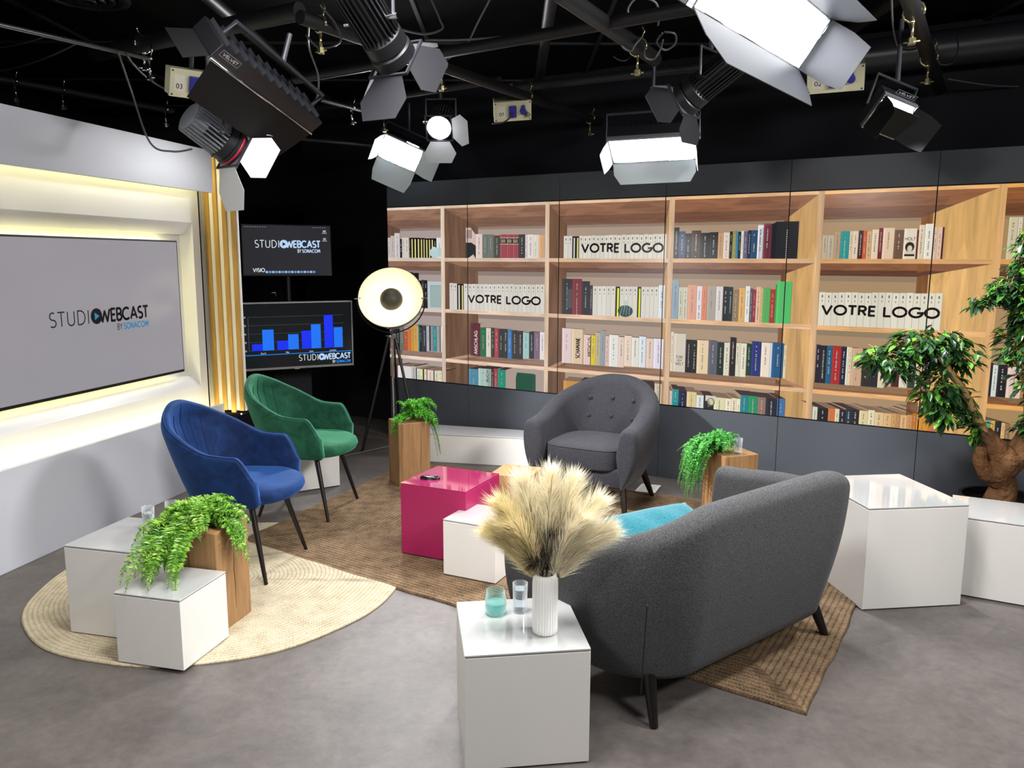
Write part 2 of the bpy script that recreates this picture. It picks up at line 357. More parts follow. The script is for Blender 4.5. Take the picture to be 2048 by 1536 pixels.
# ------------------------------------------------------------------ the bookshelf picture shown on the display wall (flat, in wall units of mm)
ROWS = """0A -2600,c8bdb8,1815 -2562,bdb2ae,1831 -2516,ccc3c4,1854 -2455,1a1414,1802 -2432,d0c9c4,1813 -2403,d0c8c0,1813 -2353,3a3530,1812 -2337,Y,1812 -2305,Y,1811 -2269,Y,1811 -2233,Y,1808 -2202,Y,1808 -2176,Y,1804 -2144,Y,1804 -2116,Y,1804 -2084,140e12,1804 -2053,d5dcdc,1809 -1990
0B -2402,141416,1517 -2351,201c1a,1512 -2314,1a1a1c,1507 -2250,1a1a1e,1442 -2221,34343a,1448 -2193,1c1c20,1446 -2157
0C -2565,1d2a4a,996 -2534,1a2540,1003 -2515,14241c,1004 -2477,6b6b64,1029 -2425,b4562e,985 -2387,d0703c,1010 -2346,c8943c,1041 -2316,d29a44,1045 -2276,c9b8a4,1038 -2265,2a6a60,1056 -2247,1c2c28,1051 -2229,3a4038,1049 -2218,3c3c46,1047 -2174,b0b0b8,1046 -2142,202024,1046 -2128,8a8a90,1045 -2099,2c8c90,1047 -2060,a09a9a,1048 -2028,5a4a50,1049 -2018,cfc8cc,1050 -1976
0D -2550,a83c4c,672 -2527,5a2030,671 -2508,d8d2d0,672 -2346,b8b4b2,678 -2298,20403c,664 -2287,d4d4cc,659 -2250,d8d890,658 -2220,202020,658 -2206,e0d0c4,659 -2177,2a2420,658 -2170,dccab8,656 -2101,2a2a28,658 -2091,d0ccb8,656 -2048,e0d4b0,659 -2009,3a3020,659 -1973
1A -1644,dcc8c0,1834 -1579,6a7268,1830 -1525,6a706a,1829 -1467,4a4a44,1821 -1404,R,1828 -1344,R,1827 -1286,R,1826 -1227,3c3a3c,1826 -1166,d8cccc,1822 -1145,ddd4cc,1824 -1085,dcd8c4,1821 -1055,e0dccc,1821 -1043,e4b0a0,1821 -1028,e8a860,1818 -1002,b8a8a0,1818 -984
1B -1919,W,1426 -1878,W,1424 -1839,K,1422 -1803,Y,1419 -1770
1C -1703,5a2c34,1092 -1602,2a6a48,1059 -1543,d4cdbc,1059 -1495,3a4038,1059 -1458,b04050,1057 -1420,34383a,1055 -1370,383a34,1056 -1330,3c78b8,1052 -1290,3a3a3c,1049 -1234,3a3436,1046 -1182,9ac0c0,1037 -1124,30343a,1048 -1077,7a6478,1048 -1023,e0d8d4,1051 -977
1D -1723,4c86a0,701 -1624,a8c0b8,712 -1530,8fa89c,713 -1492,4a2c30,713 -1465,a04050,720 -1427,1c8c70,716 -1349
2A -817,W,1809 -778,W,1808 -742,K,1805 -713,Y,1805 -683
2B -827,343436,1479 -737,7a3038,1480 -653,2c2a2c,1463 -585,3a3438,1433 -559,W,1426 -518,W,1426 -481,W,1427 -444,W,1428 -407,W,1429 -368,V,1427 -332,W,1428 -297,W,1428 -264,W,1429 -228,W,1429 -190,V,1428 -160,W,1429 -125,W,1429 -91,W,1430 -58,W,1431 -23,d8dce0,1444 26
2C -821,dcc4c4,1092 -738,d8c0a0,1090 -639,c4a484,1083 -629,dcc0b8,1049 -570,202022,1043 -565,d8c018,1049 -528,b8a88c,1071 -485,8a9a9c,1088 -443,dcb4a8,1049 -412,dcdcd4,1060 -334,dcc4b4,1047 -285,e0ccb8,1061 -226,dcd8cc,1050 -166,d4dce0,1061 -112,d8bca8,1058 -106,dcc4b4,1050 -50,dcd4e0,1051 29
2D -805,c48a3c,674 -658,8c5c30,680 -337,3a2418,700 -33,c8b8a0,714 26
3A 79,2c2c30,1858 119,3c4a6c,1830 166,222824,1815 211,4a3630,1834 280,202022,1817 342,2a2a2a,1821 404,c49468,1812 442,d8c8b8,1817 486,2a1c1c,1824 505,8a8c4c,1829 533,2c80a8,1824 546,1e1e22,1821 565,d8dcc8,1826 583,6a5c78,1823 610,1c3048,1830 634,28486c,1830 677,dcdce0,1863 716,803a48,1873 771
3B 81,8ca0ac,1482 132,c8c4ac,1432 164,ccc4b0,1433 200,d89c84,1450 267,dcd4dc,1443 304,d8845c,1447 341,a89c90,1445 406,d4ccc8,1443 456,16181c,1444 495,10262c,1442 526,8c7454,1424 569,d8a860,1436 614,dce0d8,1450 645,5a4a5c,1435 664,8c2c38,1427 687,e0b090,1446 720,c8b070,1436 735,4ca850,1442 783,a82c1c,1432 815,3a8c48,1465 823,4cb860,1486 924
3C 83,dcccb4,1109 106,d0c4b4,1098 198,1c1414,1053 246,181818,1053 283,e0c8a0,1058 368,5a5a68,1057 433,10281c,1048 481,d8d0b8,1051 522,1c1414,1089 566,dcd4bc,1053 589,d8d0b8,1054 601,e0d8c0,1052 640,103828,1051 674,1c2c70,1068 741,e8d8c4,1066 802,c4d0dc,1066 816,14507c,1067 893,dcc8a4,1057 913
3D 89,c8c0b4,669 108,1c8c8c,684 157,1c2040,675 219,d8c488,675 293,d4d8d8,656 347,201c20,655 422,d8d4a8,652 505,e8dcc0,651 551,e4d4b4,658 587,ece0c4,656 613,107c84,685 669,108c5c,685 734,8c6c5c,682 790,1c1c2c,681 867,3c6c9c,685 921
4A 1100,b8a890,1790 1133,b8a890,1789 1173,b0906c,1812 1211,1c8c88,1815 1265,d0c0a0,1814 1284,dcc4a8,1814 1318,3c1c18,1817 1346,c8542c,1816 1368,c8a478,1812 1398,e0c8a8,1822 1437,701c2c,1831 1461,dcc0a0,1831 1528,6c4c3c,1817 1581,dcd0b8,1825 1654,6c2020,1815 1664,d8c8a8,1846 1698,e4dccc,1852 1745,dcb89c,1832 1768,dcb8a0,1832 1793,4c1420,1831 1802
4C 1103,181428,1071 1131,1c1418,1066 1171,14587c,1065 1206,a8201c,1067 1261,181430,1066 1294,dcdccc,1068 1307,e0c8a8,1066 1327,c8a080,1063 1392,2c2018,1060 1440,1c1c20,1063 1491,d8c8a8,1063 1529,c8a080,1062 1572,401c18,1064 1616,d8d0b8,1064 1665,2c3c30,1063 1707,d8b890,1066 1755,201c20,1069 1796
4D 1104,ccd0b8,650 1135,100c14,646 1203,d06c28,649 1246,d8ccb0,650 1274,14141c,649 1313,18283c,657 1350,141418,657 1396,d8c894,654 1450,e0d4ac,663 1490,d8bc88,653 1544,d8ac70,652 1591,c89858,655 1619,b88850,656 1642,d8a870,651 1682,c88c50,655 1711,b86c24,669 1735,d88c1c,685 1804,c47034,686 1855
5A 2134,c8bc9c,1882 2181,cfc4ac,1881 2204
5C 2111,20202a,1020 2124,ccd4c8,1008 2151,1c1418,1010 2200,d8c0b0,1007 2276
5D 2117,5c9c78,668 2140,d0a840,667 2163,242428,666 2196,d8b070,660 2216,8c6c4c,659 2240"""
UC, ZH, SB = -.10, 1.17, .817          # eye point of the pictured shelf and scale of its back plane
def pz(u, z, s): return (UC + (u - UC) * s, ZH + (z - ZH) * s)
DIV = [(-3.02, -2.98), (-2.005, -1.965), (-.982, -.945), (.04, .08), (1.058, 1.097), (2.068, 2.11), (3.09, 3.13)]
SHF = [(1.609, 1.638), (1.171, 1.202), (.741, .770)]
PIC = []                               # (layer, polygon, colour, material index 0 flat / 1 wood across / 2 wood upright)
def q(layer, pts, col, mi=0): PIC.append((layer, pts, lin(col) if isinstance(col, str) else col, mi))
def rect(layer, a, b, c, d, col, mi=0): q(layer, [(a, c), (b, c), (b, d), (a, d)], col, mi)
def tone(u, left, right):
    t = max(0, min(1, (u + 2.6) / 4.9)); a, b = lin(left), lin(right); return tuple(a[i] * (1 - t) + b[i] * t for i in range(3))
def clip(poly, lim, side):
    out = []; n = len(poly)
    ins = (lambda p: p[0] >= lim) if side > 0 else (lambda p: p[0] <= lim)
    for i in range(n):
        p, r = poly[i], poly[(i + 1) % n]
        if ins(p): out.append(p)
        if ins(p) != ins(r):
            t = (lim - p[0]) / (r[0] - p[0]); out.append((lim, p[1] + (r[1] - p[1]) * t))
    return out
rnd = random.Random(11)
for bay in range(6):
    a, b = DIV[bay][1], DIV[bay + 1][0]; mid = (a + b) / 2; n0 = len(PIC)
    levels = [(2.052, SHF[0][1]), (SHF[0][0], SHF[1][1]), (SHF[1][0], SHF[2][1]), (SHF[2][0], .30)]
    for r, (zt, zb) in enumerate(levels):
        A, B = pz(a, 0, SB)[0], pz(b, 0, SB)[0]; T, D = pz(0, zt, SB)[1], pz(0, zb, SB)[1]
        rect(0, A, B, D, T, tone(mid, 'a99a96', 'a5855a'))                                            # back panel
        rect(1, A, B, T - .035 if r else T - .02, T, tone(mid, '8a7a76', '8f7a5c'))
        q(1, [(a, zt), (b, zt), (B, T), (A, T)], tone(mid, '7d5d4e', '6d4228' if r == 0 else '5c3420'), 1)     # underside above
        q(2, [(a, zt), (b, zt), (B + (b - B) * .45, T + (zt - T) * .45), (A + (a - A) * .45, T + (zt - T) * .45)], tone(mid, '94705c', '8a5430'), 1)
        if zb < ZH: q(1, [(a, zb), (b, zb), (B, D), (A, D)], tone(mid, 'ad8f80', 'b87a3c'), 1)                             # shelf top
        D_ = max(D, SHF[r][0]) if zb > ZH else D
        if A > a: q(1, [(a, zb), (A, D_), (A, T), (a, zt)], tone(mid, '6e5344', '7d5433'), 2)                             # left side
        if B < b: q(1, [(b, zb), (B, D_), (B, T), (b, zt)], tone(mid, '8b6a50', 'e8b66e'), 2)                             # right side
        if b > 0:
            s2 = .90; B2, T2, D2 = pz(b, 0, s2)[0], pz(0, zt, s2)[1], pz(0, zb, s2)[1]
            q(2, [(B, D), (B + (B2 - B) * .35, D + (D2 - D) * .35), (B + (B2 - B) * .35, T + (T2 - T) * .35), (B, T)], tone(mid, '4c3428', '8c5828'), 2)
    PIC[n0:] = [(l_, clip(clip(p_, a, 1), b, -1), c_, m_) for l_, p_, c_, m_ in PIC[n0:]]; PIC[n0:] = [t_ for t_ in PIC[n0:] if len(t_[1]) > 2]
    rect(6, a, b, 2.052, 2.074, tone(mid, 'd8c8b4', 'd99c50'), 1)
    for s0, s1 in SHF: rect(6, a - .002, b + .002, s0, s1, tone(mid, 'e0cebe', 'dfa25a'), 1)
for a, b in DIV: rect(7, a, b, .3, 2.074, tone(a, 'd9c9b9', 'dba768'), 2)
BASE = [1.613, 1.176, .815, .50]
def spine_marks(u0, u1, z0, z1, dark, dens=1.):
    w = u1 - u0
    if w < .012: return
    um = (u0 + u1) / 2; c = lin('2a2622') if not dark else lin('d8d4cc'); z = z1 - (z1 - z0) * .12; zend = z0 + (z1 - z0) * rnd.uniform(.12, .4)
    ww = min(w * .24, .009)
    while z > zend:
        d = rnd.uniform(.004, .012)
        if rnd.random() < .8 * dens: rect(4, um - ww / 2, um + ww / 2 * rnd.uniform(.3, 1), z - d, z, tuple(.35 * x + .2 for x in c) if not dark else tuple(.55 * x for x in c))
        z -= d + rnd.uniform(.002, .006)
def white_book(u0, u1, zb, zt, col):
    k = rnd.uniform(.93, 1.04); rect(3, u0, u1, zb, zt, tuple(min(1, x * k) for x in col))
    rect(4, u1 - .0022, u1, zb, zt, tuple(x * .45 for x in col))
    m = (u0 + u1) / 2; rect(4, m - .004, m + .004, zt - .035, zt - .018, (.12, .11, .1)); rect(4, m - .003, m + .003, zt - .062, zt - .05, (.25, .24, .22))
for line in ROWS.split('\n'):
    key, *it = line.split(); bay, r = int(key[0]), 'ABCD'.index(key[1])
    it = [x.split(',') for x in it]
    for i in range(len(it) - 1):
        u0, u1 = int(it[i][0]) / 1000, int(it[i + 1][0]) / 1000; c = it[i][1]; zt = int(it[i][2]) / 1000
        zb = BASE[r] + (.012 if r == 2 and (i / len(it)) > .6 else 0)
        if r >= 2:                                               # top of the book, seen from above
            t0, t1 = pz(UC + (u0 - UC) / .9, 0, SB + .02)[0], pz(UC + (u1 - UC) / .9, 0, SB + .02)[0]; zz = ZH + (zt - ZH) * (SB + .02) / .9
            if r == 3: q(2, [(u0, zt), (u1, zt), (t1, zz), (t0, zz)], '3a2620' if c[0] not in 'cde' else '7d6450')
            else: q(2, [(u0, zt), (u1, zt), (u1 + (t1 - u1) * .5, zt + (zz - zt) * .5), (u0 + (t0 - u0) * .5, zt + (zz - zt) * .5)], '2e2220')
        if c in ('W', 'K', 'Y', 'V', 'R'):
            if c == 'W': white_book(u0, u1, zb, zt, tone(u0, 'd6d2cc', 'd8d2c2'))
            elif c == 'R':
                rect(3, u0, u1, zb, zt, '98464f'); m = (u0 + u1) / 2
                rect(4, u0, u1, zt - .075, zt - .03, '2a2420'); rect(5, u0, u1, zt - .03, zt - .026, 'd8c8b0'); rect(5, u0, u1, zt - .079, zt - .075, 'd8c8b0')
                for k in range(3): rect(5, m - .02, m + .02, zt - .045 - k * .01, zt - .041 - k * .01, 'c8bca8')
                rect(4, u0 + .004, u0 + .012, zb, zt, 'b06068'); rect(4, u1 - .003, u1, zb, zt, '50242c')
            else:
                rect(3, u0, u1, zb, zt, '17110f'); w = u1 - u0
                rect(4, u0 + w * .38, u0 + w * .78, zb, zt - .012, {'Y': 'd4cc84', 'K': 'd0ccc0', 'V': 'e6e81c'}[c])
            continue
        rect(3, u0, u1, zb, zt, c); L = lin(c); lum = .3 * L[0] + .6 * L[1] + .1 * L[2]; w = u1 - u0
        rect(4, u1 - .002, u1, zb, zt, tuple(x * .4 for x in L)); rect(4, u0 + w * .06, u0 + w * .18, zb, zt, tuple(min(1, x * 1.15 + .01) for x in L))
        if .015 < w < .12 and zt - zb > .1 and it[i][0] not in ('-1703', '-738', '-629', '106', '1581'): spine_marks(u0, u1, zb, zt, lum < .25)
for u0, u1, n, zb, z0, z1 in ((-1.770, -.984, 19, 1.176, 1.420, 1.430), (-.683, .026, 20, 1.613, 1.807, 1.813), (1.100, 1.824, 18, 1.176, 1.419, 1.430)):
    for k in range(n):
        a, b = u0 + (u1 - u0) * k / n, u0 + (u1 - u0) * (k + 1) / n
        white_book(a, b, zb, z0 + (z1 - z0) * k / n + rnd.uniform(-.002, .002), tone(a, 'd6d2cc', 'ddd6c0'))
# single pictured things
q(3, [(-1.745, 1.613), (-1.645, 1.613), (-1.645, 1.83), (-1.700, 1.888), (-1.745, 1.888)], 'cdb6ae'); q(4, [(-1.745, 1.613), (-1.645, 1.613), (-1.645, 1.74), (-1.69, 1.765), (-1.745, 1.765)], '22242a'); q(5, [(-1.72, 1.638), (-1.65, 1.638), (-1.67, 1.668)], 'c8c0c0')
for k in range(4): rect(5, -1.735 + k * .014, -1.729 + k * .014, 1.80, 1.87, '33262a')
def disc(layer, cu, cz, ru, rz, col, n=20): q(layer, [(cu + ru * cos(2 * pi * k / n), cz + rz * sin(2 * pi * k / n)) for k in range(n)], col)
disc(5, -2.065, 1.683, .062, .045, 'b4ccd0'); disc(5, -2.085, 1.712, .022, .022, 'c4d8dc'); rect(5, -2.03, -1.99, 1.65, 1.72, 'a4bcc2')
rect(4, -2.155, -1.988, 1.20, 1.435, 'b8c4ca'); rect(5, -2.125, -1.99, 1.215, 1.405, '8fa4a4'); rect(5, -2.118, -1.99, 1.222, 1.398, 'a2b2b0')
disc(5, -.285, 1.245, .062, .044, '2a4440'); rect(5, -.30, -.27, 1.28, 1.325, 'b8c4c0')
for k in range(4): q(5, [(-.33 + k * .024, 1.215), (-.325 + k * .024, 1.215), (-.305 + k * .02, 1.28), (-.312 + k * .02, 1.28)], '9cc4b8')
q(3, [(-1.06 - .19, .50), (-1.06 + .0, .50), (-1.13 + .07, .70), (-1.24, .70), (-1.25, .66)], '1c4c38')
q(3, [(-1.25, .5), (-1.11, .5), (-1.075, .705), (-1.235, .705)], '245440')
for a, b in ((-.86, -.80),): pass
rect(4, -.79, -.735, 1.25, 1.40, '4a4c4c')
q(3, [(.69, 1.613), (.80, 1.613), (.80, 1.882), (.69, 1.835)], '14161c'); rect(3, .795, .945, 1.613, 1.884, '1e1e22')
for k in range(14): rect(4, .868, .876, 1.64 + k * .014, 1.648 + k * .014, 'b8b4ac')
rect(5, 1.592, 1.645, 1.655, 1.735, 'cfc4ac'); disc(6, 1.618, 1.713, .026, .03, '221c18'); disc(7, 1.619, 1.702, .014, .02, 'd0c4ac'); rect(6, 1.590, 1.647, 1.655, 1.668, '2a241e')
rect(5, .36, .435, .62, .66, 'cfcabc'); disc(5, .40, .615, .03, .03, '5c6450'); disc(5, .40, .615, .022, .022, 'd8d4a8')
rect(4, -1.43, -1.42, .98, 1.05, 'c03840')
for txt, a, b, c, d, col in (('ANSCHLAG', .83, 1.03, -1.665, -1.63, 'd8c8c8'), ('SCHAMANE', .86, 1.02, -.70, -.66, '1c1814'), ('MEDICUS', .88, 1.03, -.595, -.565, '1c1814'), ('BUCH', .60, .70, -1.545, -1.52, '20302c')):
    pl = fit_text(txt, a, b, 0, d - c, .16)
    for p in pl: q(5, [(d - y, x) for x, y in p], col)
for txt, a, b, c, d in (('TORE', .125, .18, .915, .935), ('DER', .135, .17, .892, .908), ('WELT', .122, .184, .865, .886), ('HOLT', 1.588, 1.648, 1.752, 1.772)):
    for p in fit_text(txt, a, b, c, d, .14): q(5, p, '4a4038')
LOGO = []
for a, b, c, d in ((-1.722, -1.018, 1.262, 1.335), (-.660, .004, 1.678, 1.752), (1.122, 1.815, 1.270, 1.342)):
    LOGO += [fit_text('VOTRE', a, a + (b - a) * .475, c, d, .205, .09), fit_text('LOGO', a + (b - a) * .534, b, c, d, .205, .09)]

def clipz(poly, lo):
    return [(b, a) for a, b in clip([(z, u) for u, z in poly], lo, 1)]
def pic_mat(name, wood):
    m = bpy.data.materials.new(name); m.use_nodes = True; nt = m.node_tree; N = nt.nodes; L = nt.links
    b = N['Principled BSDF']; b.inputs['Base Color'].default_value = (.012, .012, .014, 1); b.inputs['Roughness'].default_value = .2; b.inputs['Specular IOR Level'].default_value = .22
    at = N.new('ShaderNodeAttribute'); at.attribute_name = 'Col'; b.inputs['Emission Strength'].default_value = 1.0
    if not wood: L.new(at.outputs['Color'], b.inputs['Emission Color']); return m
    tc = N.new('ShaderNodeTexCoord'); mp = N.new('ShaderNodeMapping'); mp.inputs['Scale'].default_value = (2.2, 1, 22) if wood == 1 else (13, 1, 1.0)
    nz = N.new('ShaderNodeTexNoise'); nz.inputs['Scale'].default_value = 1.6; nz.inputs['Detail'].default_value = 3.5; nz.inputs['Roughness'].default_value = .6; nz.inputs['Distortion'].default_value = .8 if wood == 1 else .3
    wv = N.new('ShaderNodeMapping'); wv.inputs['Scale'].default_value = (1.2, 1, 9) if wood == 1 else (9, 1, 1.2)
    n2 = N.new('ShaderNodeTexVoronoi'); n2.inputs['Scale'].default_value = 1.0
    L.new(tc.outputs['Object'], mp.inputs['Vector']); L.new(mp.outputs['Vector'], nz.inputs['Vector'])
    L.new(tc.outputs['Object'], wv.inputs['Vector']); L.new(wv.outputs['Vector'], n2.inputs['Vector'])
    r1 = N.new('ShaderNodeMapRange'); r1.inputs['From Min'].default_value = .32; r1.inputs['From Max'].default_value = .68; r1.inputs['To Min'].default_value = .74; r1.inputs['To Max'].default_value = 1.16
    L.new(nz.outputs['Fac'], r1.inputs['Value'])
    sp = N.new('ShaderNodeSeparateColor'); L.new(n2.outputs['Color'], sp.inputs['Color'])
    r2 = N.new('ShaderNodeMapRange'); r2.inputs['To Min'].default_value = .84; r2.inputs['To Max'].default_value = 1.12; L.new(sp.outputs['Red'], r2.inputs['Value'])
    mu = N.new('ShaderNodeMath'); mu.operation = 'MULTIPLY'; L.new(r1.outputs['Result'], mu.inputs[0]); L.new(r2.outputs['Result'], mu.inputs[1])
    vs = N.new('ShaderNodeVectorMath'); vs.operation = 'SCALE'; L.new(at.outputs['Color'], vs.inputs[0]); L.new(mu.outputs['Value'], vs.inputs['Scale'])
    L.new(vs.outputs['Vector'], b.inputs['Emission Color']); return m
PM = [pic_mat('picture_plain', 0), pic_mat('picture_wood_across', 1), pic_mat('picture_wood_upright', 2)]
m_logo = mat('picture_logo_black', '0c0a0a', .22, spec=.35, emit='150f10', estr=1)
m_bezel = mat('display_bezel', '0b0b0d', .4)
DLAB = ['display panel showing the left end of a bookcase, behind the big dish floor lamp',
        'wall display with three red leather volumes above its VOTRE LOGO row',
        'wall display with VOTRE LOGO on the top shelf and a striped vase below',
        'wall display with dark books on top, a big green book and salmon ones below',
        'display panel showing VOTRE LOGO over cream books with a teal book above',
        'rightmost display panel showing a wide wooden bookcase side behind the ficus tree']
def display(k):
    a, b = SEAM[k] + .0035, SEAM[k + 1] - .0035
    cx = (a + b) / 2
    root = thing('wall_display', DLAB[k], 'screen', V0 + uV * cx, atan2(uV.y, uV.x), 'display panels of the video wall')
    # local frame: x along the wall, -y towards the room
    MB().box(a - cx - .002, b - cx + .002, 0.0, .07, .556, 2.079).build('housing', m_bezel, root)
    s = MB(); s.add([(x, 0, z) for x, z in ((a - cx, .563), (b - cx, .563), (b - cx, 2.074), (a - cx, 2.074))], [(0, 1, 2, 3)], 0, (.1, .08, .07))
    for layer, p, c, mi in PIC:
        p = clip(clip(p, a, 1), b, -1) if p else p
        if len(p) >= 3: p = clipz(p, .563)
        if len(p) < 3: continue
        s.add([(u - cx, -.0005 * (layer + 1), z) for u, z in p], [tuple(range(len(p)))], mi, c)
    s.build('screen_picture', PM, root, fix=False)
    for word in LOGO:
        t = MB()
        for p in word:
            p = clip(clip(p, a, 1), b, -1)
            if len(p) >= 3: t.add([(u - cx, -.0055, z) for u, z in p], [tuple(range(len(p)))])
        if t.f: t.build('screen_lettering', m_logo, root, fix=False)['label'] = 'black VOTRE LOGO lettering'
    return root
for k in range(6 if SEAM[6] < 3 else 6): display(k)
# ------------------------------------------------------------------ screens with the studio logo
def polys_obj(name, polys, y, m, parent, label=None):
    t = MB()
    for p in polys: t.add([(a, y, b) for a, b in p], [tuple(range(len(p)))])
    o = t.build(name, m, parent, fix=False)
    if label: o['label'] = label
    return o
def emis(name, col, s=1., rough=.3):
    return mat(name, '050505', rough, spec=.3, emit=col, estr=s)
def studio_logo(x0, x1, z0, pref, root, c_thin, c_bold, c_by, c_name, c_play):
    """STUDI + play disc + WEBCAST, BY SONACOM below; x0..x1 = full width, z0 = base of the big line"""
    Wd = x1 - x0; h = Wd * (.105 if pref == 'tv' else .12)
    a = fit_text('STUDI', x0, x0 + Wd * .375, z0, z0 + h, .09, .1)
    b = fit_text('WEBCAST', x0 + Wd * .468, x1, z0, z0 + h, .18, .03)
    cx, cz = x0 + Wd * .44, z0 + h / 2
    d = [[(cx + h * .54 * cos(2 * pi * k / 24), cz + h * .54 * sin(2 * pi * k / 24)) for k in range(24)]]
    pl = [[(cx - h * .17, cz + h * .26), (cx - h * .17, cz - h * .26), (cx + h * .26, cz)]]
    n = fit_text('SONACOM', x0 + Wd * .715, x1 - Wd * .005, z0 - h * .62, z0 - h * .14, .17, .08)
    by = fit_text('BY', x0 + Wd * .645, x0 + Wd * .70, z0 - h * .62, z0 - h * .14, .11, .08)
    polys_obj('logo_lettering', a, -.0022, c_thin, root); polys_obj('logo_lettering', b, -.0024, c_bold, root)
    polys_obj('logo_disc', d, -.0028, c_bold, root); polys_obj('play_symbol', pl, -.0032, c_play, root)
    polys_obj('logo_lettering', by, -.0022, c_by, root); polys_obj('logo_lettering', n, -.0022, c_name, root)

# big screen in the left wall: local x runs along the wall, -y to the room
tvw, tvh = 1.69, .935
far = -.275; ctr = PA + uL * (far - tvw / 2) + nL * (YB + .002)
tv = thing('television', 'large grey STUDIO WEBCAST screen in the glowing niche of the white wall', 'television', (ctr.x, ctr.y, 1.285), atan2(uL.y, uL.x))
MB().box(-tvw / 2, tvw / 2, .0, .045, -tvh / 2, tvh / 2).build('housing', mat('tv_black', '0e0e10', .35), tv, bevel=.004)
MB().box(-tvw / 2 + .012, tvw / 2 - .012, -.0015, .002, -tvh / 2 + .02, tvh / 2 - .012).build('screen', mat('tv_grey', '3a3838', .16, spec=.5, emit='95929a', estr=.9), tv)
studio_logo(-.375, .485, -.055, 'tv', tv, emis('tv_thin', '2a2a2e', .6), emis('tv_bold', '121014', .5), emis('tv_by', '3a3a40', .6), emis('tv_name', '1d7fa8', 1), emis('tv_play', '2a86b4', 1))
l = MB()
for z0, z1 in ((-.44, -.43), (.43, .44)): l.box(-tvw / 2 + .05, tvw / 2 - .05, .047, .055, z0, z1)
for x in (-.82, .81): l.box(x, x + .01, .047, .055, -.42, .42)
l.build('back_light', mat('tv_led', 'fff6d8', .5, emit='fff3ac', estr=24), tv)
MB().box(-.3, .3, .05, .08, -.2, .2).build('wall_mount', m_black, tv)

# two monitors on one black stand
def monitor(name, label, c, yaw, w, h, frame):
    t = thing(name, label, 'monitor', c, yaw)
    MB().box(-w / 2, w / 2, .0, .03, -h / 2, h / 2).build('housing', frame, t, bevel=.003)
    MB().box(-w * .3, w * .3, .03, .06, -h * .3, h * .3).build('rear_cover', m_black, t, bevel=.01)
    return t
m_alum = mat('monitor_silver', '8b8d8c', .35, .6)
mw, mh = .735, .43
m1 = monitor('monitor', 'upper small monitor showing a computer desktop with white STUDIO WEBCAST title and VISIO', (-1.906, 6.882, 1.697), radians(21.5), mw, mh, mat('monitor_dark', '2c2c2e', .3, .3))
MB().box(-mw / 2 + .01, mw / 2 - .01, -.0015, .001, -mh / 2 + .014, mh / 2 - .01).build('screen', mat('desk_grey', '1c1c1e', .12, spec=.6, emit='3a3a40', estr=.55), m1)
wt = emis('screen_white', 'dfe6f0', 1); wt2 = emis('screen_pale', 'b8d4f4', 1); bl = emis('screen_blue', '1c82e8', 1)
studio_logo(-.265, .275, 0.02, 'm1', m1, wt, wt2, wt, wt2, emis('scr_dk', '14161c', 1))
polys_obj('visio_lettering', fit_text('VISIO', -.285, -.19, -.182, -.148, .16), -.003, wt, m1)
dk = [[( -.185 + k * .026 + a, -.19 + b) for a, b in ((0, 0), (.02, 0), (.02, .018), (0, .018))] for k in range(16)]
polys_obj('dock_icon', dk[::2], -.003, emis('dock_a', '9db4cc', 1), m1); polys_obj('dock_icon', dk[1::2], -.003, emis('dock_b', '5a90d0', 1), m1)
mb = [[(-.34 + k * .02 + a, .190 + b) for a, b in ((0, 0), (.012, 0), (.012, .005), (0, .005))] for k in range(9)] + [[(.21 + k * .017 + a, .190 + b) for a, b in ((0, 0), (.01, 0), (.01, .005), (0, .005))] for k in range(7)]
polys_obj('menu_bar', mb, -.003, emis('menu_txt', '8a8c92', .8), m1)
ic = []
for z in (.155, .09): ic += [[(.30, z), (.325, z), (.325, z + .016), (.30, z + .016)], [(.293, z - .012), (.332, z - .012), (.332, z - .005), (.293, z - .005)]]
polys_obj('desktop_icon', ic, -.003, emis('icons', 'a8acb2', .9), m1)
mw, mh = .965, .555
m2 = monitor('monitor', 'lower larger monitor showing a blue bar chart with silver rim', (-1.785, 6.60, 1.003), radians(27.5), mw, mh, m_alum)
MB().box(-mw / 2 + .013, mw / 2 - .013, -.0015, .001, -mh / 2 + .02, mh / 2 - .013).build('screen', mat('chart_black', '101112', .12, spec=.6, emit='16191c', estr=.7), m2)
base = -.115; x0 = -.335
bars = [(-.355, -.27, .055), (-.27, -.18, .17), (-.155, -.065, .075), (-.065, .02, .125), (.045, .125, .15), (.125, .205, .20), (.235, .31, .275), (.315, .39, .17)]
for a, b, h in bars[::2]: polys_obj('chart_bar', [[(a, base), (b, base), (b, base + h), (a, base + h)]], -.003, emis('bar_deep', '1230f0', 1), m2)
for a, b, h in bars[1::2]: polys_obj('chart_bar', [[(a, base), (b, base), (b, base + h), (a, base + h)]], -.0032, emis('bar_light', '1c74f4', 1), m2)
gr = [[(-.375, base + k * .068), (.40, base + k * .068), (.40, base + k * .068 + .0018), (-.375, base + k * .068 + .0018)] for k in range(5)] + [[(-.378, base), (-.375, base), (-.375, base + .27), (-.378, base + .27)]]
polys_obj('chart_grid', gr, -.0026, emis('grid', '5a5e60', .8), m2)
lab = []
for k, s in enumerate(('0', '25', '50', '75', '100')): lab += fit_text(s, -.40 - .009 * len(s), -.395, base - .006 + k * .068, base + .008 + k * .068, .18)
for s, x in (('Avril', -.27), ('Mai', -.075), ('Juin', .12), ('Juillet', .30)):
    lab += fit_text(s, x - .004 * len(s), x + .0045 * len(s), base - .03, base - .014, .16)
polys_obj('chart_lettering', lab, -.003, emis('chart_txt', 'c8ccd0', .9), m2)
polys_obj('blue_rule', [[(-.46, -.153), (.465, -.153), (.465, -.147), (-.46, -.147)]], -.003, bl, m2)
